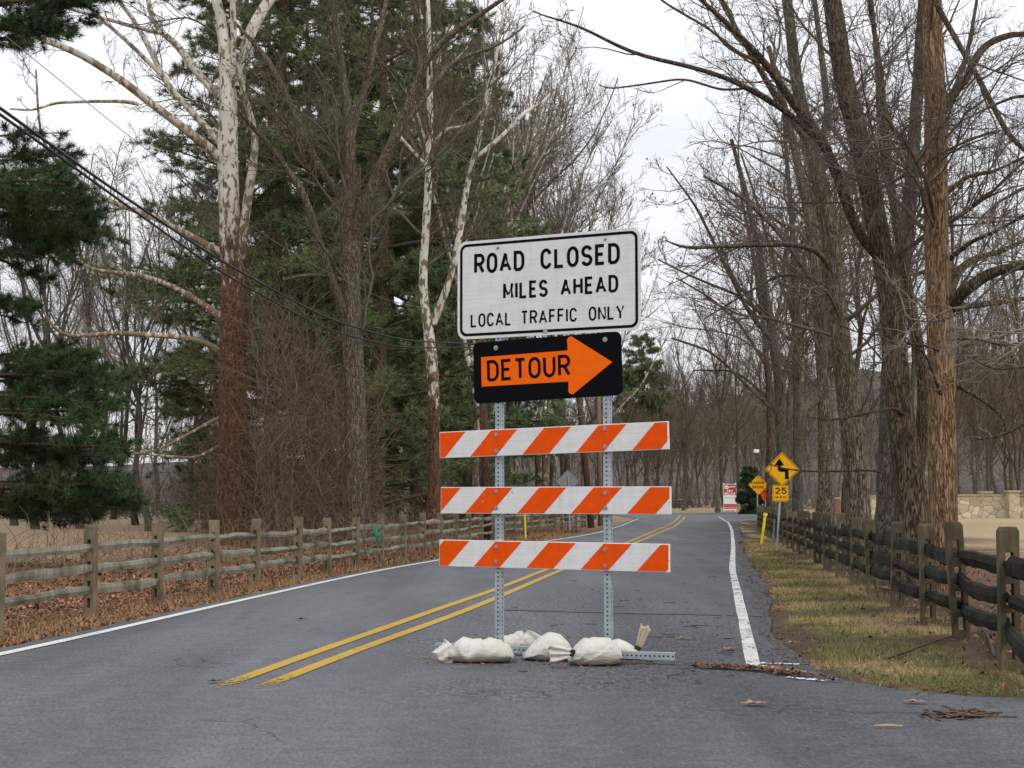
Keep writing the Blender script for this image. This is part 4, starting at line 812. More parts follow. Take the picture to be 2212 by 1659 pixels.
def put_pine(label, group, loc, spec, mat, name='pine_tree', sc_=1.0, rz=0.0):
    (P, R), lim, (v, fc, tone) = spec; root = thing(name, label, 'tree', loc, rz, group); root.scale = (sc_,) * 3
    vv, ff = merge([tube_arrays(P, R, 10, flute)] + [tube_arrays(a, b_, s_) for a, b_, s_ in lim]); mesh_np('trunk', vv, [ff], BK_DARK, root, True)
    mesh_np('crown', v, [fc], mat, root, False, col=tone); return root
PG = 'tall pines behind the sycamore'
specs = [pine(41, 34, 105, .15, 7.0, 18, 5, 17, .33, .026, spray=(.14, .46)), pine(42, 32, 100, .03, 6.6, 18, 5, 17, .33, .026, spray=(.14, .46))]
pines = [(525, 66, .95, 0), (590, 64, 1.05, 0), (690, 70, 1.15, 1), (810, 60, 1.05, 1), (890, 72, 1.1, 0), (950, 68, .9, 1), (1015, 80, .8, 0), (655, 82, 1.1, 1), (770, 85, 1.15, 0), (570, 80, 1.1, 1), (850, 88, 1.1, 0), (930, 90, 1.0, 1), (990, 96, .85, 0)]
pr = {}
plabels = ['dark pine leftmost of the tall pines, behind the sycamore limbs', 'pine directly right of the white sycamore trunk, its crown full of dark boughs', 'pine between the sycamore and the forked brown tree', 'pine just right of the forked brown tree, low boughs to the ground', 'pine behind the slender white barked tree', 'pine right of the slender white barked tree', 'rightmost tall pine, thin crown above the ROAD CLOSED sign', *['pine deep in the stand, seen between nearer pines'] * 6]
for (px, Yd, sc_, j), lab in zip(pines, plabels):
    loc = (at(px, 1083, Yd)[0], Yd, -.1)
    if j not in pr: pr[j] = put_pine(lab, PG, loc, specs[j], PINE, sc_=sc_)
    else: copy_tree(pr[j], loc, px * .37, sc_, lab)['group'] = PG
# near dark pine on the left margin
x0 = at(-90, 1083, 27)[0]; g = np.random.default_rng(77); bo = []
for pts, k_ in (([(-90, 120), (40, 50), (190, 15)], 4), ([(-90, 60), (60, 55), (150, 80)], 4), ([(-90, 10), (90, -5), (225, -20)], 4), ([(-90, 300), (20, 285), (130, 275)], 1), ([(-90, 350), (40, 335), (150, 320)], 2), ([(-90, 400), (50, 385), (150, 385)], 4), ([(-90, 430), (60, 425), (180, 430)], 5), ([(-90, 470), (70, 465), (188, 465)], 6), ([(-90, 510), (70, 505), (190, 508)], 5), ([(-90, 545), (50, 545), (150, 540)], 4), ([(-90, 660), (0, 650), (45, 660)], 3),
   ([(-90, 775), (90, 770), (205, 790)], 5), ([(-90, 810), (100, 812), (243, 828)], 6), ([(-90, 850), (100, 855), (245, 865)], 6), ([(-90, 885), (80, 890), (190, 900)], 4), ([(-90, 940), (120, 950), (248, 955)], 5), ([(-90, 985), (110, 990), (220, 985)], 5), ([(-90, 1040), (120, 1050), (240, 1050)], 4), ([(-90, 1075), (120, 1082), (285, 1082)], 6), ([(-90, 1105), (80, 1110), (185, 1118)], 5)):
    for _ in range(k_):
        d_ = g.normal(0, 1.0); jx, jy = g.normal(0, 14), g.normal(0, 12); bo.append(catmull(np.array([at(px + jx * t_, py + jy * t_ + g.normal(0, 6), 27 + d_ * t_) for (px, py), t_ in zip(pts, (0, .6, 1))]), 10) - [x0, 27, -.05])
put_pine('dark green pine with drooping boughs at the left edge behind the fence', None, (x0, 27, -.05), pine(51, 17, 95, .06, 3.1, 20, 6, 22, .17, .010, -.05, .22, np.array(bo + [b_ * [-1, -1, 1] for b_ in bo[::3]] + [b_ @ np.array([[0, 1, 0], [-1, 0, 0], [0, 0, 1]]) for b_ in bo[1::4]]), (.12, .34)), PINE_D)
put_pine('pointed spruce rising above the bare woods beyond the bend', None, (at(1393, 1083, 165)[0], 165, .4), pine(52, 19, 90, .52, 3.6, 12, 5, 8, .45, .11, -.04), PINE, 'spruce_tree')
put_pine('small dark evergreen behind the red sale sign', None, (at(1627, 1083, 118)[0], 118, .1), pine(53, 3.8, 90, .02, .75, 12, 6, 10, .22, .06), PINE_D, 'evergreen_shrub')

forest('bare_tree', [(1552, 128, 19), (1466, 140, 17)], 'bare tree with spreading limbs on the far side of the bend', 'bare trees at the bend', [mk_bare(61, BK_BROWN, TWIG, 300), mk_bare(62, BK_BROWN, TWIG, 100)])
forest('background_tree', [(20, 75, 16), (75, 62, 15), (130, 88, 18), (185, 66, 16), (240, 95, 18), (300, 74, 15), (345, 60, 13), (395, 90, 19), (450, 100, 19), (-40, 90, 18), (335, 120, 19), (215, 125, 20)],
       'pale bare tree in the field woods left of the sycamore', 'bare trees left of the sycamore', [mk_bare(63, BK_GREY, TWIG_P), mk_bare(64, BK_GREY, TWIG), mk_bare(65, BK_GREY, TWIG_P)])
forest('pale_tree', [(1050, 74, 23), (1105, 80, 24), (1140, 72, 19), (1180, 84, 22), (1225, 80, 17), (1262, 96, 18), (1010, 70, 24), (1300, 120, 19), (1150, 92, 26), (1085, 88, 27), (1205, 98, 21), (1035, 62, 20), (1120, 100, 28)],
       'pale barked bare tree in the thicket behind the signs', 'pale trees behind the signs', [mk_bare(66, SYC3, TWIG_P), mk_bare(67, BK_GREY, TWIG_P), mk_bare(68, SYC3, TWIG)])
forest('background_tree', [(1330, 150, 14), (1360, 170, 17), (1415, 160, 15), (1440, 180, 16), (1500, 165, 17), (1525, 190, 18), (1590, 150, 19), (1615, 130, 20), (1640, 160, 22), (1575, 200, 22), (1660, 110, 19), (1390, 200, 20), (1480, 215, 20), (1345, 210, 22), (1300, 190, 20), (1260, 175, 22), (1405, 172, 18), (1425, 168, 16), (1455, 175, 19), (1475, 162, 15), (1510, 178, 18), (1535, 170, 17), (1320, 165, 18), (1375, 185, 19), (1445, 200, 21), (1495, 195, 20), (1610, 175, 20), (1625, 190, 22), (1570, 165, 17), (1675, 140, 19), (1350, 182, 18), (1420, 190, 21)],
       'bare brown tree in the woods beyond the bend', 'bare trees beyond the bend', [mk_bare(69, BK_BROWN, TWIG, 250), mk_bare(70, BK_GREY, TWIG_P), mk_bare(71, BK_BROWN, TWIG, 400)])
forest('background_tree', [(1705, 85, 18), (1760, 72, 19), (1825, 66, 18), (1900, 95, 19), (1950, 70, 18), (2050, 78, 19), (2100, 125, 20), (2140, 140, 20), (2185, 130, 19), (2225, 80, 18), (2080, 150, 20), (2065, 122, 15), (2120, 132, 16), (2160, 120, 15), (2205, 126, 16), (2230, 140, 17), (2105, 165, 19), (2175, 155, 18), (2150, 175, 19), (2060, 172, 19), (2200, 170, 18), (1730, 130, 18)],
       'bare brown tree standing behind the right row of trunks', 'bare trees behind the right row', [mk_bare(72, BK_BROWN, TWIG, 350), mk_bare(73, BK_GREY, TWIG), mk_bare(74, BK_DARK, TWIG_D, 300)])
# distant woods, one mass
parts = []; g = np.random.default_rng(80)
for k in range(300):
    far = g.uniform(190, 430); x = g.uniform(-.42, .46) * far; H = g.uniform(13, 21); tr, cr_, D = bare_proto(int(900 + k % 6), H, 14, 60, 110, .035, 1, .2)
    a = g.uniform(0, 6.28); rot = np.array([[math.cos(a), -math.sin(a), 0], [math.sin(a), math.cos(a), 0], [0, 0, 1]]); hz = float(np.interp(far, [330, 420], [1.0, 12])) if far > 330 else float(rise(far))
    for P, R in tr + [(p_, r_) for p_, r_, s_ in cr_]: v, f = tube_arrays(P @ rot.T + [x, far, hz], np.maximum(R, .03), 3); parts.append((v, f))
v, f = merge(parts); tag(mesh_np('distant_woods', v, [f], plain('distant_bark', (.075, .06, .055), (.15, .122, .11), .3)), 'bare grey brown woods on the far rise', 'woods', None, 'stuff')

# vine tangle, brush
def strands(name, label, cat, n, cfun, r, m_, ln, mat, seed, up=.12, curl=.28, kind=None):
    g = np.random.default_rng(seed); st = cfun(g, n); d = norm(g.normal(0, .6, (n, 3)) + [0, 0, .8]); L = g.uniform(ln[0], ln[1], n); P = np.zeros((n, m_, 3)); P[:, 0] = st
    bend = g.normal(0, curl, (n, 3))
    for k in range(1, m_): d = norm(d + bend * .5 + g.normal(0, .16, (n, 3)) + [0, 0, up * (1 - 2.2 * k / m_)]); P[:, k] = P[:, k - 1] + d * (L / (m_ - 1))[:, None]
    P[:, :, 2] = np.maximum(P[:, :, 2], .02)
    Rr = r * g.uniform(.5, 1.5, (n, 1)) * np.linspace(1, .4, m_); v, f = tube_arrays(P, Rr, 3); o = mesh_np(name, v, [f], mat); return tag(o, label, cat, None, kind)
def tangle_pts(g, n):
    px = np.where(g.random(n) < .88, g.uniform(550, 780, n), g.uniform(450, 490, n)); hmax = np.interp(px, [470, 520, 600, 680, 775], [.45, .6, .85, .7, .4]); h = g.random(n) ** 1.6 * hmax * 8.0; Yd = np.where(px < 548, g.uniform(42.5, 45, n), np.where((px > 650) & (g.random(n) < .8), g.uniform(40.3, 46, n), g.uniform(38, 46, n))); return np.stack([(px - CX) / FOC * Yd, Yd, h], 1)
strands('vine_tangle', 'reddish brown tangle of bare vines between the sycamore foot and forked tree', 'vines', 2300, tangle_pts, .008, 10, (.8, 3.4), VINE, 91)
def clad(g, n):
    h = g.random(n) ** 1.3 * 8.6; a = g.uniform(0, 6.28, n); r = np.interp(h, [0, 2, 9], [.72, .46, .33]); b = at(508, 1083, 42); return np.stack([b[0] + r * np.cos(a), 42 + r * np.sin(a), h], 1)
strands('climbing_vine', 'rusty climbing vine matted around the foot of the tallest sycamore', 'vines', 750, clad, .0085, 8, (.4, 1.3), plain('vine_rust', (.07, .043, .03), (.165, .105, .07), 5), 92, up=.25, curl=.12)
def brush_pts(g, n):
    Yd = g.uniform(20, 75, n); x = lf_x(Yd) - g.uniform(.5, 9, n); return np.stack([x, Yd, np.zeros(n) - .02], 1)
strands('brush', 'low bare brush and dead stalks behind the left fence', 'brush', 2600, brush_pts, .006, 7, (.4, 1.3), plain('stalk', (.13, .085, .055), (.27, .19, .12), 3), 93, up=.1, kind='stuff')
def far_brush(g, n):
    Yd = g.uniform(95, 200, n); x = g.uniform(-.36, .38, n) * Yd; ok = ~((x > .06 * Yd) & (Yd < np.where(x < .17 * Yd, 160, 142))) & ~((x > .2 * Yd) & (Yd < 120)); x = np.where(ok, x, -.2 * Yd); return np.stack([x, Yd, rise(Yd)], 1)
strands('undergrowth', 'brown leafless undergrowth under the far trees', 'undergrowth', 9000, far_brush, .03, 6, (1.5, 4.5), plain('scrub', (.085, .065, .055), (.17, .135, .11), .5), 94, up=.15, curl=.15, kind='stuff')

# ------------------------------------------------------------------ ground cover
def blades(name, label, cat, x, y, h, wd, lean, cols, mat=BLADE, seed=1):
    g = np.random.default_rng(seed); n = len(x); z = gz(x, y); b = np.stack([x, y, z - .005], 1); a = g.uniform(0, 6.28, n); s = np.stack([np.cos(a), np.sin(a), 0 * a], 1) * wd[:, None] / 2
    d = norm(np.stack([g.normal(0, lean, n), g.normal(0, lean, n), np.ones(n)], 1)); v = np.stack([b - s, b + s, b + d * h[:, None]], 1).reshape(-1, 3); return tag(mesh_np(name, v, [np.arange(3 * n).reshape(n, 3)], mat, None, False, np.repeat(cols, 3, 0)), label, cat, None, 'stuff')
g = np.random.default_rng(5)
n = 150000; y = 8 + 40 * g.random(n) ** 1.7; x = re_x(y) + (rf_x(y) + .5 + 1.6 * (y < 11) - re_x(y)) * g.random(n); ok = (~in_poly(x, y, poly)); x, y = x[ok], y[ok]; n = len(x)
nn = fbm(x[::1], y, .9, 3); n22 = fbm(x, y, .22, 9); gg = sst(nn + n22 * .6 + .25 + g.normal(0, .15, n), .0, .45)[:, None]; drr = x - rf_x(y) - 2.2 * (1 - sst(y, 9.7, 11.3))
keep = g.random(n) > np.clip(sst(drr + nn * .9, -.55, .05) * .92 + .4 * sst(n22 * 1.2 + nn * .5, .2, .42), 0, .97); keep &= g.random(n) > (x - re_x(y) < .12 + .45 * nn) * .9
cols = (np.array([.40, .30, .16]) * (1 - gg * .85) + np.array([.155, .165, .05]) * gg * .85) * g.uniform(.45, 1.25, (n, 1))
blades('grass', 'short grass on the right verge, part green and part straw', 'grass', x[keep], y[keep], g.uniform(.02, .08, n)[keep], g.uniform(.004, .009, n)[keep] * np.clip(y[keep] / 14, 1, 3), 1.0, cols[keep])
n = 34000; y = 10.5 + 45 * g.random(n) ** 1.5; x = lf_x(y) + g.normal(.45, .42, n) - (g.random(n) < .3) * g.random(n) * 4; ok = ~in_poly(x, y, poly); x, y = x[ok], y[ok]; n = len(x)
blades('dead_grass', 'straw coloured dead grass along the left fence', 'grass', x, y, g.uniform(.03, .22, n) , g.uniform(.004, .008, n) * np.clip(y / 15, 1, 3), .9, np.array([.36, .235, .125]) * g.uniform(.55, 1.3, (n, 1)), seed=2)
def leafs(name, label, x, y, size, cols, zoff=0.012, seed=3, flat=.5, zfun=None):
    g = np.random.default_rng(seed); n = len(x); z = (gz(x, y) if zfun is None else zfun(y)) + zoff * g.uniform(.2, 2, n); c_ = np.stack([x, y, z], 1); a = g.uniform(0, 6.28, n); d1 = np.stack([np.cos(a), np.sin(a), g.normal(0, flat, n)], 1) * size[:, None]; d2 = np.stack([-np.sin(a), np.cos(a), g.normal(0, flat, n)], 1) * size[:, None] * .5
    up = np.array([0, 0, 1.]) * size[:, None] * g.uniform(.0, .45, (n, 1))
    v = np.stack([c_ - d1 + up, c_ - d2 * .9, c_ + d1 + up * .6, c_ + d2], 1).reshape(-1, 3); f = np.arange(4 * n).reshape(n, 4); t = np.concatenate([f[:, [0, 1, 2]], f[:, [0, 2, 3]]]); return tag(mesh_np(name, v, [t], BLADE, None, False, np.repeat(cols, 4, 0)), label, 'leaves', None, 'stuff')
def leafcol(n, g): k = g.random((n, 1)); return (np.array([.30, .15, .085]) * k + np.array([.15, .068, .042]) * (1 - k)) * g.uniform(.55, 1.35, (n, 1)) + np.array([.05, .045, .035]) * (g.random((n, 1)) < .2)
n = 80000; y = 10.5 + 50 * g.random(n) ** 1.6; x = lf_x(y) + .9 - np.abs(g.normal(0, 2.7, n)); ok = ~in_poly(x, y, poly); x, y = x[ok], y[ok]; n = len(x)
leafs('leaf_litter', 'orange brown fallen leaves under and behind the left fence', x, y, g.uniform(.018, .045, n) * np.clip(y / 20, 1, 2), leafcol(n, g) * np.clip(g.normal(.9, .3, (n, 1)), .3, 1.5))
n = 6500; y = 9 + 30 * g.random(n) ** 1.4; x = rf_x(y) + g.normal(2.0, 1.5, n); ok = ~in_poly(x, y, poly) & (x > re_x(y) + .1); x, y = x[ok], y[ok]; n = len(x)
leafs('fallen_leaves', 'brown fallen leaves in the bare soil beneath the right fence', x, y, g.uniform(.012, .034, n), leafcol(n, g) * .85, seed=4)
# litter on the asphalt
n = 420; y = 8 + 32 * g.random(n) ** 1.3; x = re_x(y) - np.abs(g.normal(0, 1.0, n)); ok = in_poly(x, y, poly); x, y = x[ok], y[ok]; n = len(x)
leafs('leaf_crumbs', 'crumbled leaves and bark bits scattered on the right lane', x, y, g.uniform(.008, .03, n), leafcol(n, g) * g.uniform(.3, 1, (n, 1)), .01, 6, .12, lambda y: rise(y) + .012)
n = 1500; y = 9.2 + 34 * g.random(n) ** 1.5; x = re_x(y) + g.normal(.0, .16, n)
leafs('edge_debris', 'dirt, bark bits and leaves along the broken asphalt edge on the right', x, y, g.uniform(.006, .026, n), leafcol(n, g) * g.uniform(.15, .6, (n, 1)), .006, 16, .25, lambda y: rise(y) + .008)
P_ = ground_path([(1510, 1443), (1580, 1446), (1640, 1450), (1690, 1457), (1740, 1464)], 60, 1); n = 620; k = g.integers(0, 60, n); x = P_[k, 0] + g.normal(0, .05, n); y = P_[k, 1] + g.normal(0, .045, n)
leafs('leaf_drift', 'brown drift of pine straw and leaves across the end of the white line', x, y, g.uniform(.008, .03, n), leafcol(n, g) * .7, .009, 7, .25, lambda y: rise(y) + .014)
n = 260; px = g.uniform(900, 1400, n); py = g.normal(1436, 7, n); q_ = np.array([gp(a, b_) for a, b_ in zip(px, py)])
leafs('leaf_debris', 'leaf scraps caught around the sandbags', q_[:, 0], q_[:, 1], g.uniform(.006, .022, n), leafcol(n, g) * .7, .008, 8, .2, lambda y: rise(y) + .012)
TW = plain('fallen_twig', (.035, .026, .02), (.10, .075, .055), 20)
n = 60; py = 1200 + 290 * g.random(n) ** 1.2; px = 1606 - np.abs(g.normal(0, 190, n)) * (py - 1083) / 250; q_ = np.array([gp(a, b_) for a, b_ in zip(px, py)]); P = np.zeros((n, 5, 3)); a = g.uniform(-3.1, 3.1, n); L = g.uniform(.03, .15, n) * (1 + (g.random(n) < .1)); P[:, :, 0] = q_[:, :1] + np.cos(a)[:, None] * L[:, None] * np.linspace(0, 1, 5); P[:, :, 1] = q_[:, 1:2] + np.sin(a)[:, None] * L[:, None] * np.linspace(0, 1, 5); P += g.normal(0, .005, P.shape); P[:, :, 2] = rise(P[:, :, 1]) + .014
v, f = tube_arrays(P, np.full((n, 5), .0035), 4); tag(mesh_np('twig_litter', v, [f], TW), 'dark broken twigs scattered over the right lane', 'twigs', None, 'stuff')
# larger single leaves on the road
OAKL = plain('dry_oak_leaf', (.20, .10, .055), (.38, .21, .125), 25); OAKD = plain('dark_wet_leaf', (.03, .022, .018), (.08, .06, .05), 25); STICK = plain('stripped_stick', (.30, .20, .11), (.42, .30, .18), 20)
def road_leaf(px, py, ln, label, mat, seed, rz=0.0):
    rs = random.Random(seed); p = gp(px, py); pts = []; n = 26
    for k in range(n):
        a = 2 * math.pi * k / n; lob = .26 + .10 * math.cos(a * 7) + .04 * rs.random(); pts.append((math.cos(a) * .5, math.sin(a) * lob * (1 - .35 * abs(math.cos(a)))))
    mb = MB(); v = []
    for s_ in (0, 1):
        for (a, b_) in [(0, 0)] + pts: v.append((a * ln, b_ * ln, .006 + .22 * ln * b_ * b_ * 4 + .10 * ln * a * a * 2 - .0008 * s_ + .01 * ln * math.sin(a * 9 + seed)))
    f = [(0, 1 + k, 1 + (k + 1) % n) for k in range(n)] + [(n + 1, n + 2 + (k + 1) % n, n + 2 + k) for k in range(n)] + [(1 + k, n + 2 + k, n + 2 + (k + 1) % n, 1 + (k + 1) % n) for k in range(n)]
    mb.add(v, f); o = mb.build('fallen_leaf', mat); o.location = (p[0], p[1], rise(p[1]) + .008); o.rotation_euler = (0, 0, rz); return tag(o, label, 'leaf', 'single dead leaves lying on the road')
road_leaf(1627, 1525, .15, 'curled tan oak leaf on bare asphalt in the right foreground', OAKL, 1, .1)
road_leaf(1976, 1521, .12, 'pale dead leaf below the grass corner in the right foreground', OAKL, 2, -.3)
road_leaf(1702, 1530, .05, 'small black wet leaf right of the curled tan oak leaf', OAKD, 3, .4)
road_leaf(1500, 1355, .10, 'dark dead leaf on the right lane behind the barricade', OAKD, 5, .2)
road_leaf(1475, 1382, .13, 'pale brown leaf on the lane right of the right post', OAKL, 6, .0)
road_leaf(1712, 1392, .12, 'tan leaf on the asphalt shoulder right of the white line', OAKL, 7, .1)
road_leaf(1575, 1405, .14, 'reddish leaf pair left of the white edge line', plain('red_leaf', (.25, .08, .05), (.36, .14, .09), 20), 8, .9)
road_leaf(653, 1340, .14, 'black scrap lying alone in the left lane', OAKD, 9, .1)
road_leaf(465, 1476, .11, 'dark leaf at the near end of the yellow lines', OAKD, 10, .2)
p = gp(1918, 1574); mb = MB(); mb.tube([p + [-.07, 0, .012], p + [0, .004, .016], p + [.075, 0, .012]], [.006, .008, .005], 7); tag(mb.build('stick', STICK, None, True), 'pale stripped stick lying on the near asphalt', 'stick')
p = gp(2070, 1548); g2 = np.random.default_rng(9); n = 130; st = np.stack([p[0] + g2.normal(0, .09, n), p[1] + g2.normal(0, .05, n), .006 + np.abs(g2.normal(0, .012, n))], 1); a = g2.normal(0, .7, n); L = g2.uniform(.03, .13, n)
P = st[:, None, :] + np.linspace(-.5, .5, 4)[None, :, None] * (np.stack([np.cos(a), np.sin(a), g2.normal(0, .1, n)], 1) * L[:, None])[:, None, :]; v, f = tube_arrays(P, np.full((n, 4), .005), 4); tag(mesh_np('bark_clump', v, [f], plain('bark_scrap', (.05, .035, .025), (.14, .09, .06), 20)), 'clump of torn bark and twigs on the near asphalt at right', 'bark')
def verge_branch(pts, r, label):
    P = np.array([gp(*q) for q in pts]); P[:, 2] = gz(P[:, 0], P[:, 1]) + .03; mb = MB(); mb.tube(catmull(P, 14), np.linspace(r, r * .4, 14), 6); tag(mb.build('fallen_branch', TW, None, True), label, 'branch', 'fallen branches on the right verge')
verge_branch([(2148, 1430), (2136, 1400), (2122, 1370), (2118, 1345)], .012, 'crooked dead branch leaning at the foot of the nearest right post')
verge_branch([(1920, 1425), (1990, 1400), (2060, 1385), (2125, 1378)], .012, 'thin pale branch lying on the green grass near the right fence')
verge_branch([(1895, 1270), (1935, 1283), (1990, 1288), (2030, 1300)], .014, 'dark branch lying on the straw beside the right fence')

# ------------------------------------------------------------------ poles, wires, signs and walls
POLE = bark('utility_pole_wood', (.05, .028, .018), (.135, .08, .055), (.21, .13, .09), 1, 20)
POLE_L = bark('new_pole_wood', (.16, .11, .07), (.30, .21, .14), (.40, .30, .2), 1, 20)
def pole(base_px, top_px, Yd, r, label, mat, dY=0):
    b, t = at(*base_px, Yd), at(*top_px, Yd + dY); b[2] = float(rise(Yd)) - .2; o = thing('utility_pole', label, 'pole', b, 0, 'wooden utility poles'); mb = MB(); mb.tube([(0, 0, 0), (t - b) * .5, t - b], [r, r * .9, r * .78], 14); mb.build('shaft', mat, o, True); return o, b, t
p1, p1b, p1t = pole((1053, 1166), (1036, 585), 46.5, .135, 'brown utility pole rising behind the left barricade post', POLE)
mb = MB(); mb.box(p1t - p1b + [0, 0, -.5], (.9, .05, .06)); mb.build('crossarm', POLE, p1)
p2, p2b, p2t = pole((1278, 1140), (1240, 735), 68, .15, 'dark leaning utility pole behind the right half of the barricade', POLE)
p3, p3b, p3t = pole((1297, 1134), (1291, 760), 74, .13, 'pale new utility pole close behind the right barricade post', POLE_L)
WIRE = plain('black_cable', (.012, .012, .014), (.03, .03, .034), 5, .5); WIRE_G = plain('grey_wire', (.10, .10, .11), (.2, .2, .21), 5, .5)
def cable(pts, r, label, mat, name='overhead_cable', grp='overhead cables on the left'):
    P = catmull(np.array([at(x, y, Yd) for x, y, Yd in pts]), 40); mb = MB(); mb.tube(P, r, 6); tag(mb.build(name, mat, None, True), label, 'cable', grp)
cable([(-330, 2, 17), (0, 232, 20.8), (220, 393, 24.3), (470, 560, 30), (700, 686, 37.5), (860, 735, 42), (1038, 744, 46.4)], .024, 'thick black overhead cable, uppermost of the bundled pair', WIRE)
cable([(-330, 18, 17), (0, 246, 20.8), (220, 405, 24.3), (470, 585, 30), (700, 711, 37.5), (860, 752, 42), (1038, 750, 46.4)], .022, 'thick black overhead cable, lower of the bundled pair', WIRE)
cable([(-200, -95, 18), (0, 68, 20.8), (186, 220, 24), (305, 315, 26.5), (457, 430, 30), (643, 555, 35), (830, 648, 41), (1036, 690, 46.4)], .006, 'single thin wire above the bundled black cables', WIRE_G)
cable([(1048, 760, 46.5), (1139, 865, 52), (1218, 909, 60), (1262, 897, 68)], .011, 'slack drooping wire between the brown pole and the leaning pole', WIRE_G, grp='wires behind the barricade')
cable([(1048, 750, 46.5), (1160, 830, 54), (1228, 862, 61), (1256, 855, 68)], .009, 'upper slack wire between the brown pole and the leaning pole', WIRE_G, grp='wires behind the barricade')
YEL = plain('yellow_sign_sheeting', (.70, .33, .006), (.78, .39, .01), 12, .55, .1); YEL_M = plain('yellow_marker', (.74, .58, .02), (.85, .68, .03), 12, .5); ORS = plain('orange_work_sign', (.80, .085, .015), (.90, .11, .02), 10, .5, .1); SGREY = plain('sign_back_aluminium', (.22, .22, .22), (.30, .30, .30), 8, .6, .4, .3)
RED = plain('sale_sign_red', (.42, .02, .04), (.52, .035, .055), 8, .5); WHT = plain('sale_sign_white', (.75, .74, .74), (.82, .82, .82), 8, .5); CHIMD = plain('faint_print', (.35, .36, .38), (.55, .55, .56), 30)
def dia(s): return [(0, -s), (s, 0), (0, s), (-s, 0)]
def rdia(s, r=.05):
    P = []
    for k, (cx, cy) in enumerate(((0, -1), (1, 0), (0, 1), (-1, 0))):
        q_ = s - r * 1.414; P += el(cx * q_, cy * q_, r, r, -135 + 90 * k, -45 + 90 * k, 4)
    return P
def flat(name, pts, mat, parent, loc, t=.004, front=0.0):
    mb = MB(); mb.prism(pts, (0, 0, 0), EX, EZ, -EYv, front, front + t); o = mb.build(name, mat, parent); o.location = loc; return o
def fl(x, z, l): return (x, -.0055 - l, z)
Yd = 36.1; b = at(1677, 1190, Yd); b[2] = -.02
s1 = thing('warning_sign', 'yellow diamond with a black bent arrow over a 25 M.P.H. plate', 'road sign', b, R_(-4), 'yellow road signs on the right')
top_ = at(1690, 985, Yd) - b
mb = MB(); mb.tube([(0, .03, -.2), (top_[0], .03, top_[2])], .026, 8); mb.build('post', STEEL, s1)
def rel(px, py, Yq=None, base=None): return tuple(at(px, py, Yq or Yd) - (b if base is None else base))
dsg = flat('diamond_panel', rdia(.415), YEL, s1, rel(1689.5, 1014))
o_, i_ = rdia(.395, .04), rdia(.375, .035); mb = MB(); n_ = len(o_); mb.add([fl(*q_, 0) for q_ in o_] + [fl(*q_, 0) for q_ in i_], [(k + n_, (k + 1) % n_ + n_, (k + 1) % n_, k) for k in range(n_)]); mb.build('border', BLACK, dsg)
mb = MB(); stroke(mb, [(.105, -.228), (.105, -.035)], .085, fl, 0); stroke(mb, [(.147, -.016)] + [(-.03, -.016)] + el(-.03, .015, .031, .031, 270, 180, 5) + [(-.061, .1)], .085, fl, .0004)
mb.add([fl(-.184, .096, .0008), fl(.05, .096, .0008), fl(-.06, .263, .0008)], [(0, 1, 2)]); mb.build('bent_arrow', BLACK, dsg)
pl_ = flat('speed_plate', rounded(.385, .39, .04), YEL, s1, rel(1686, 1065.5), .004, .006)
def fl2(x, z, l): return (x, -.0115 - l, z)
o_, i_ = rounded(.36, .365, .03), rounded(.343, .348, .025); mb = MB(); n_ = len(o_); mb.add([fl2(*q_, 0) for q_ in o_] + [fl2(*q_, 0) for q_ in i_], [(k + n_, (k + 1) % n_ + n_, (k + 1) % n_, k) for k in range(n_)]); mb.build('border', BLACK, pl_)
mb = MB(); text(mb, '25', -.13, .14, -.02, .155, .028, fl2, 1.0); text(mb, 'M.P.H', -.115, .115, -.125, .06, .014, fl2, 1.0); mb.build('lettering', BLACK, pl_)
Yd = 69; b = at(1637, 1140, Yd); b[2] = -.02
s2 = thing('warning_sign', 'smaller yellow diamond reading NARROW BRIDGE in front of the evergreen', 'road sign', b, 0, 'yellow road signs on the right')
mb = MB(); mb.tube([(0, .03, -.2), (0, .03, at(1638, 1030, Yd)[2])], .03, 8); mb.build('post', STEEL, s2)
ds2 = flat('diamond_panel', rdia(.45), YEL, s2, rel(1638, 1047.5)); mb = MB(); text(mb, 'NARROW', -.31, .31, .03, .12, .022, fl, .95); text(mb, 'BRIDGE', -.26, .26, -.16, .12, .022, fl, .95); mb.build('lettering', BLACK, ds2)
Yd = 76; b = at(1650, 1135, Yd); b[2] = -.02
s3 = thing('work_sign', 'tilted orange road work sign half hidden behind the yellow diamonds', 'road sign', b)
mb = MB(); mb.tube([(0, .04, -.2), tuple(np.array(rel(1656, 1062)) + [0, .04, 0])], .03, 8); mb.build('post', STEEL, s3)
o3 = flat('panel', rdia(.50), ORS, s3, rel(1655, 1062)); o3.rotation_euler = (0, R_(14), R_(-35))
mb = MB(); mb.box((0, -.0062, -.02), (.13, .0006, .022)); mb.build('print', BLACK, o3)
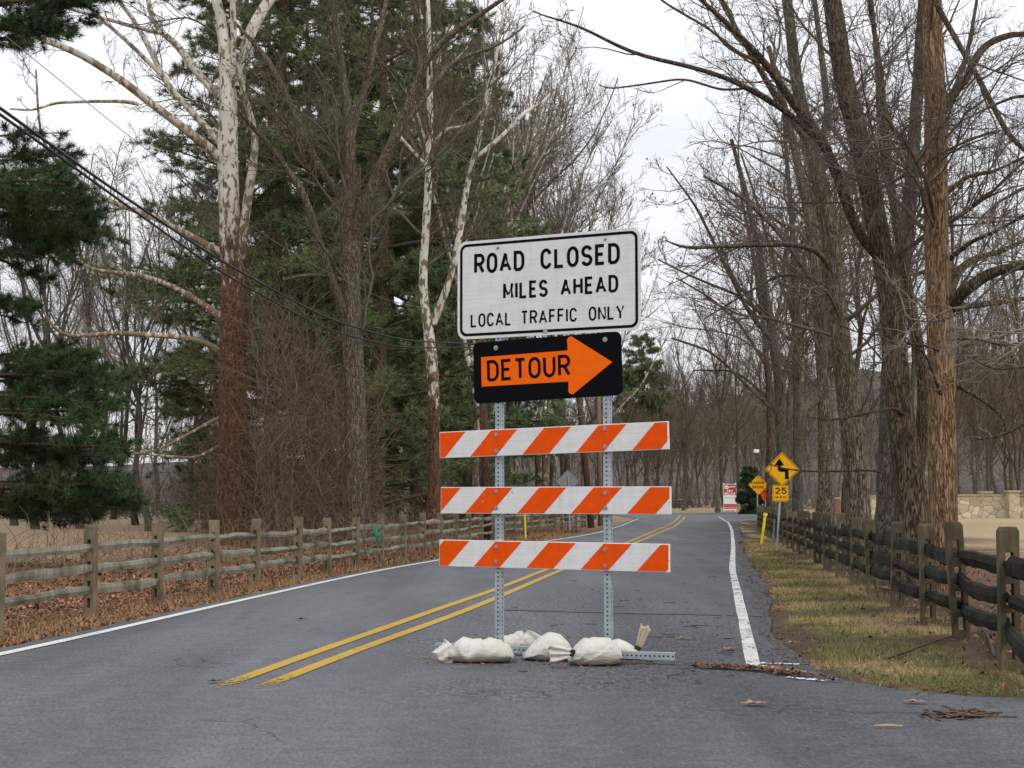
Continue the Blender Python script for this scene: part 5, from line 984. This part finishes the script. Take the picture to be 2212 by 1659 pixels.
# back of a diamond sign on the left side of the road
Yd = 59; b = at(1231, 1148, Yd); b[2] = -.02
s4 = thing('road_sign', 'grey back of a diamond sign showing between the upper two striped boards', 'road sign', b)
mb = MB(); mb.tube([(0, -.03, -.2), (-.06, -.03, at(1226, 1030, Yd)[2] - b[2])], .03, 8); mb.build('post', STEEL, s4); flat('diamond_panel', rdia(.45), SGREY, s4, rel(1226, 1040))
def marker(bp, tp, Yd, r, label, mat, cat='marker', name='marker_post', grp=None):
    b, t = at(*bp, Yd), at(*tp, Yd); b[2] = -.02; o = thing(name, label, cat, b, 0, grp); d = t - b; mb = MB(); mb.tube([(0, 0, -.1), d], r, 8); mb.build('shaft', mat, o); return o, d
marker((1136, 1166), (1132, 1085), 46, .03, 'upright yellow marker post by the left fence', YEL_M, grp='yellow marker posts')
o, d = marker((1643.6, 1174.7), (1653, 1112), 42, .04, 'leaning yellow marker post beside the right fence', YEL_M, grp='yellow marker posts'); mb = MB(); mb.tube([d * .96, d * 1.06], .062, 8); mb.build('cap', YEL_M, o)
marker((1669, 1177), (1673, 1121), 41, .02, 'thin grey stake beside the yellow curve sign', plain('grey_stake', (.2, .19, .17), (.3, .28, .25), 10), 'stake', 'stake')
marker((1446, 1107), (1444, 1084), 150, .1, 'white delineator post at the far bend', WHT, 'marker', 'delineator_post')
# sale sign
Yd = 134; b = at(1577, 1104.5, Yd); b[2] = float(rise(Yd)) - .05; W_, H_ = 27.5 / FOC * Yd, 60 / FOC * Yd
s5 = thing('sale_sign', 'tall red and white NOW SELLING board on white posts at the bend', 'sign', b, R_(3))
for q_ in (-1, 1): mb = MB(); mb.box((q_ * W_ * .46, .06, H_ * .5), (.05, .05, H_ * .53)); mb.build('post', WHT, s5)
bd = flat('board', [(-W_ / 2, -H_ * .46), (W_ / 2, -H_ * .46), (W_ / 2, H_ * .48), (-W_ / 2, H_ * .48)], WHT, s5, (0, 0, H_ * .52), .03)
def bl(x, z, l): return (x, -.036 - l, z)
for z0, z1 in ((.08, .46), (-.35, -.29), (-.41, -.365), (-.285, -.24)): flat('red_band', [(-W_ / 2 + .02, z0 * H_), (W_ / 2 - .02, z0 * H_), (W_ / 2 - .02, z1 * H_), (-W_ / 2 + .02, z1 * H_)], RED, bd, (0, -.031, 0), .002)
mb = MB(); text(mb, 'NOW', -.25, .25, .19 * H_, .20, .055, bl, 1.0); text(mb, 'SELLING', -.46, .46, .095 * H_, .20, .055, bl, 1.0); mb.build('lettering', WHT, bd)
mb = MB(); mb.prism(el(-.30, .36 * H_, .20, .17, 0, 342, 19), (0, -.034, 0), EX, EZ, -EYv, 0, .002); mb.prism([(-.06, .355 * H_), (.46, .365 * H_), (.46, .40 * H_), (-.06, .39 * H_)], (0, -.034, 0), EX, EZ, -EYv, 0, .002); mb.build('emblem', WHT, bd)
mb = MB(); [mb.prism(el(-.30 + k * .075, .35 * H_, .035, .05, 0, 342, 9), (0, -.0365, 0), EX, EZ, -EYv, 0, .001) for k in (-1, 1)]; mb.build('emblem_mark', RED, bd)
mb = MB()
for k in range(9): x = -.42 + k * .1; mb.prism([(x, -.04 * H_), (x + .06, -.035 * H_), (x + .06, .02 * H_), (x, .01 * H_)], (0, -.0325, 0), EX, EZ, -EYv, 0, .001)
mb.build('faint_print', CHIMD, bd)
# street lamp
Yd = 120; b = at(1626, 1104, Yd); b[2] = float(rise(Yd))
s6 = thing('street_lamp', 'distant street lamp with a white box head above the yellow signs', 'street lamp', b); hz = at(1631, 976, Yd) - b
mb = MB(); mb.tube([(0, 0, 0), (0, 0, hz[2] + .1), (hz[0], 0, hz[2] + .25)], .05, 8); mb.build('pole', plain('lamp_pole', (.08, .07, .06), (.13, .12, .1)), s6); mb = MB(); mb.box(hz + [.1, 0, .05], (.20, .2, .13)); mb.build('lamp_head', WHT, s6, bevel=.04)
# stone and brick walls
m = M_('pale_fieldstone', .9, .1); v = m.co((1, 1, 1)); vo = m.n('ShaderNodeTexVoronoi'); vo.inputs['Scale'].default_value = 2.1; m.l(v, vo.inputs['Vector']); ed = m.n('ShaderNodeTexVoronoi', feature='DISTANCE_TO_EDGE'); ed.inputs['Scale'].default_value = 2.1; m.l(v, ed.inputs['Vector'])
c = m.mix(.6, m.ramp(m.noise(v, 3.5, 5), [(.3, (.46, .37, .25)), (.7, (.74, .66, .50))]), m.ramp(vo.outputs['Color'], [(.25, (.34, .27, .17)), (.75, (.78, .70, .54))])); c = m.mix(m.ramp(ed.outputs['Distance'], [(.0, .85), (.07, 0.0)]), c, (.22, .17, .11)); m.color(c); m.bump(ed.outputs['Distance'], .6, .04); STONE = m.m
CAP = plain('wall_coping', (.32, .26, .18), (.5, .42, .31), 3)
def wall(name, label, pts, h, th, mat, cap, pillars=()):
    b = V3(pts[0]); o = thing(name, label, 'wall', b); mb, mc = MB(), MB()
    for a, c_ in zip(pts[:-1], pts[1:]):
        a, c_ = V3(a) - b, V3(c_) - b; d = norm((c_ - a) * [1, 1, 0]); L = np.linalg.norm((c_ - a)[:2]); ax = np.array([d, [-d[1], d[0], 0], [0, 0, 1]]); mid = (a + c_) / 2
        mb.box(mid + [0, 0, h / 2 - .2], (L / 2, th / 2, h / 2 + .2), ax); mc.box(mid + [0, 0, h + .052], (L / 2 + .02, th / 2 + .06, .05), ax)
    mb.build('wall_body', mat, o, bevel=.02)
    if cap: mc.build('coping', CAP, o)
    for p, hp, wp in pillars:
        p = V3(p) - b; q_ = MB(); q_.box(p + [0, 0, hp / 2 - .2], (wp / 2, wp / 2, hp / 2 + .2)); pi_ = q_.build('pillar', mat, o, bevel=.02); q_ = MB(); q_.box(p + [0, 0, hp + .062], (wp / 2 + .09, wp / 2 + .09, .06)); q_.build('pillar_cap', CAP, pi_)
    return o
def wp(px, Yd): p = at(px, 1083, Yd); return (p[0], Yd, float(rise(Yd)) - .1)
wall('stone_wall', 'pale fieldstone garden wall with capped pillars on the lawn at far right', [wp(1990, 101), wp(2188, 99), wp(2420, 96)], 1.55, .5, STONE, True, [(wp(2188, 98.6), 1.78, .68), (wp(2128, 99.8), 1.72, .62)])
wall('brick_wall', 'low reddish brick wall glimpsed between the right trunks', [wp(1788, 98), wp(1824, 99)], 1.35, .3, plain('red_brick', (.16, .07, .055), (.27, .13, .10), 9), True)
wall('stone_pillar', 'pale stone gate pillar glimpsed beside the ridged trunk', [wp(1816, 97), wp(1826, 97)], 1.75, .5, STONE, True)
wall('stone_pillar', 'pale stone gate pillar showing between the ridged and grey trunks', [wp(1879, 96), wp(1896, 96)], 1.5, .6, STONE, True)
wall('stone_wall', 'low fieldstone wall under the small evergreen at the bend', [wp(1598, 136), wp(1650, 134)], .62, .5, STONE, True)
# far board fence at the bend
Yd = 152; b = at(1449, 1106, Yd); b[2] = float(rise(Yd)); o = thing('board_fence', 'dark board fence at the far bend behind the white delineator', 'fence', b); DK = plain('dark_board', (.035, .026, .022), (.09, .068, .058), 8)
for k in range(5): mb = MB(); mb.box((k * .42, 0, .42), (.05, .05, .5)); mb.build('post', DK, o)
for k in range(3): mb = MB(); mb.box((.84, -.07, .2 + k * .27), (.95, .02, .09)); mb.build('board', DK, o)
# green bag on the fence
j = 9; p = at(813, 1160, lpos[8][1] + .8); GB = M_('green_plastic', .25, .5); GB.color(GB.ramp(GB.noise(GB.co(), 20, 4), [(.3, (.0, .09, .065)), (.7, (.01, .25, .18))])); GB = GB.m; g = np.random.default_rng(3); v = []; nu, nv = 16, 14
for a in range(nv + 1):
    q_ = a / nv; r = .012 + .075 * math.sin(math.pi * q_) ** 1.2
    for c_ in range(nu): t = 2 * math.pi * c_ / nu; k = 1 + .35 * math.sin(t * 3 + q_ * 5) + .15 * math.sin(t * 7 - q_ * 9); v.append((math.cos(t) * r * k + .04 * math.sin(q_ * 6), math.sin(t) * r * .5 * k, (q_ - .5) * .46))
mb = MB(); mb.add(v, [(a * nu + c_, a * nu + (c_ + 1) % nu, (a + 1) * nu + (c_ + 1) % nu, (a + 1) * nu + c_) for a in range(nv) for c_ in range(nu)]); o = mb.build('plastic_bag', GB, None, True); o.scale = (.46, .46, .68); o.location = (p[0] + .02, lpos[8][1] - .2, .60); o.location[0] = at(813, 1160, o.location[1])[0]; tag(o, 'green plastic bag snagged on the left fence rails', 'bag')
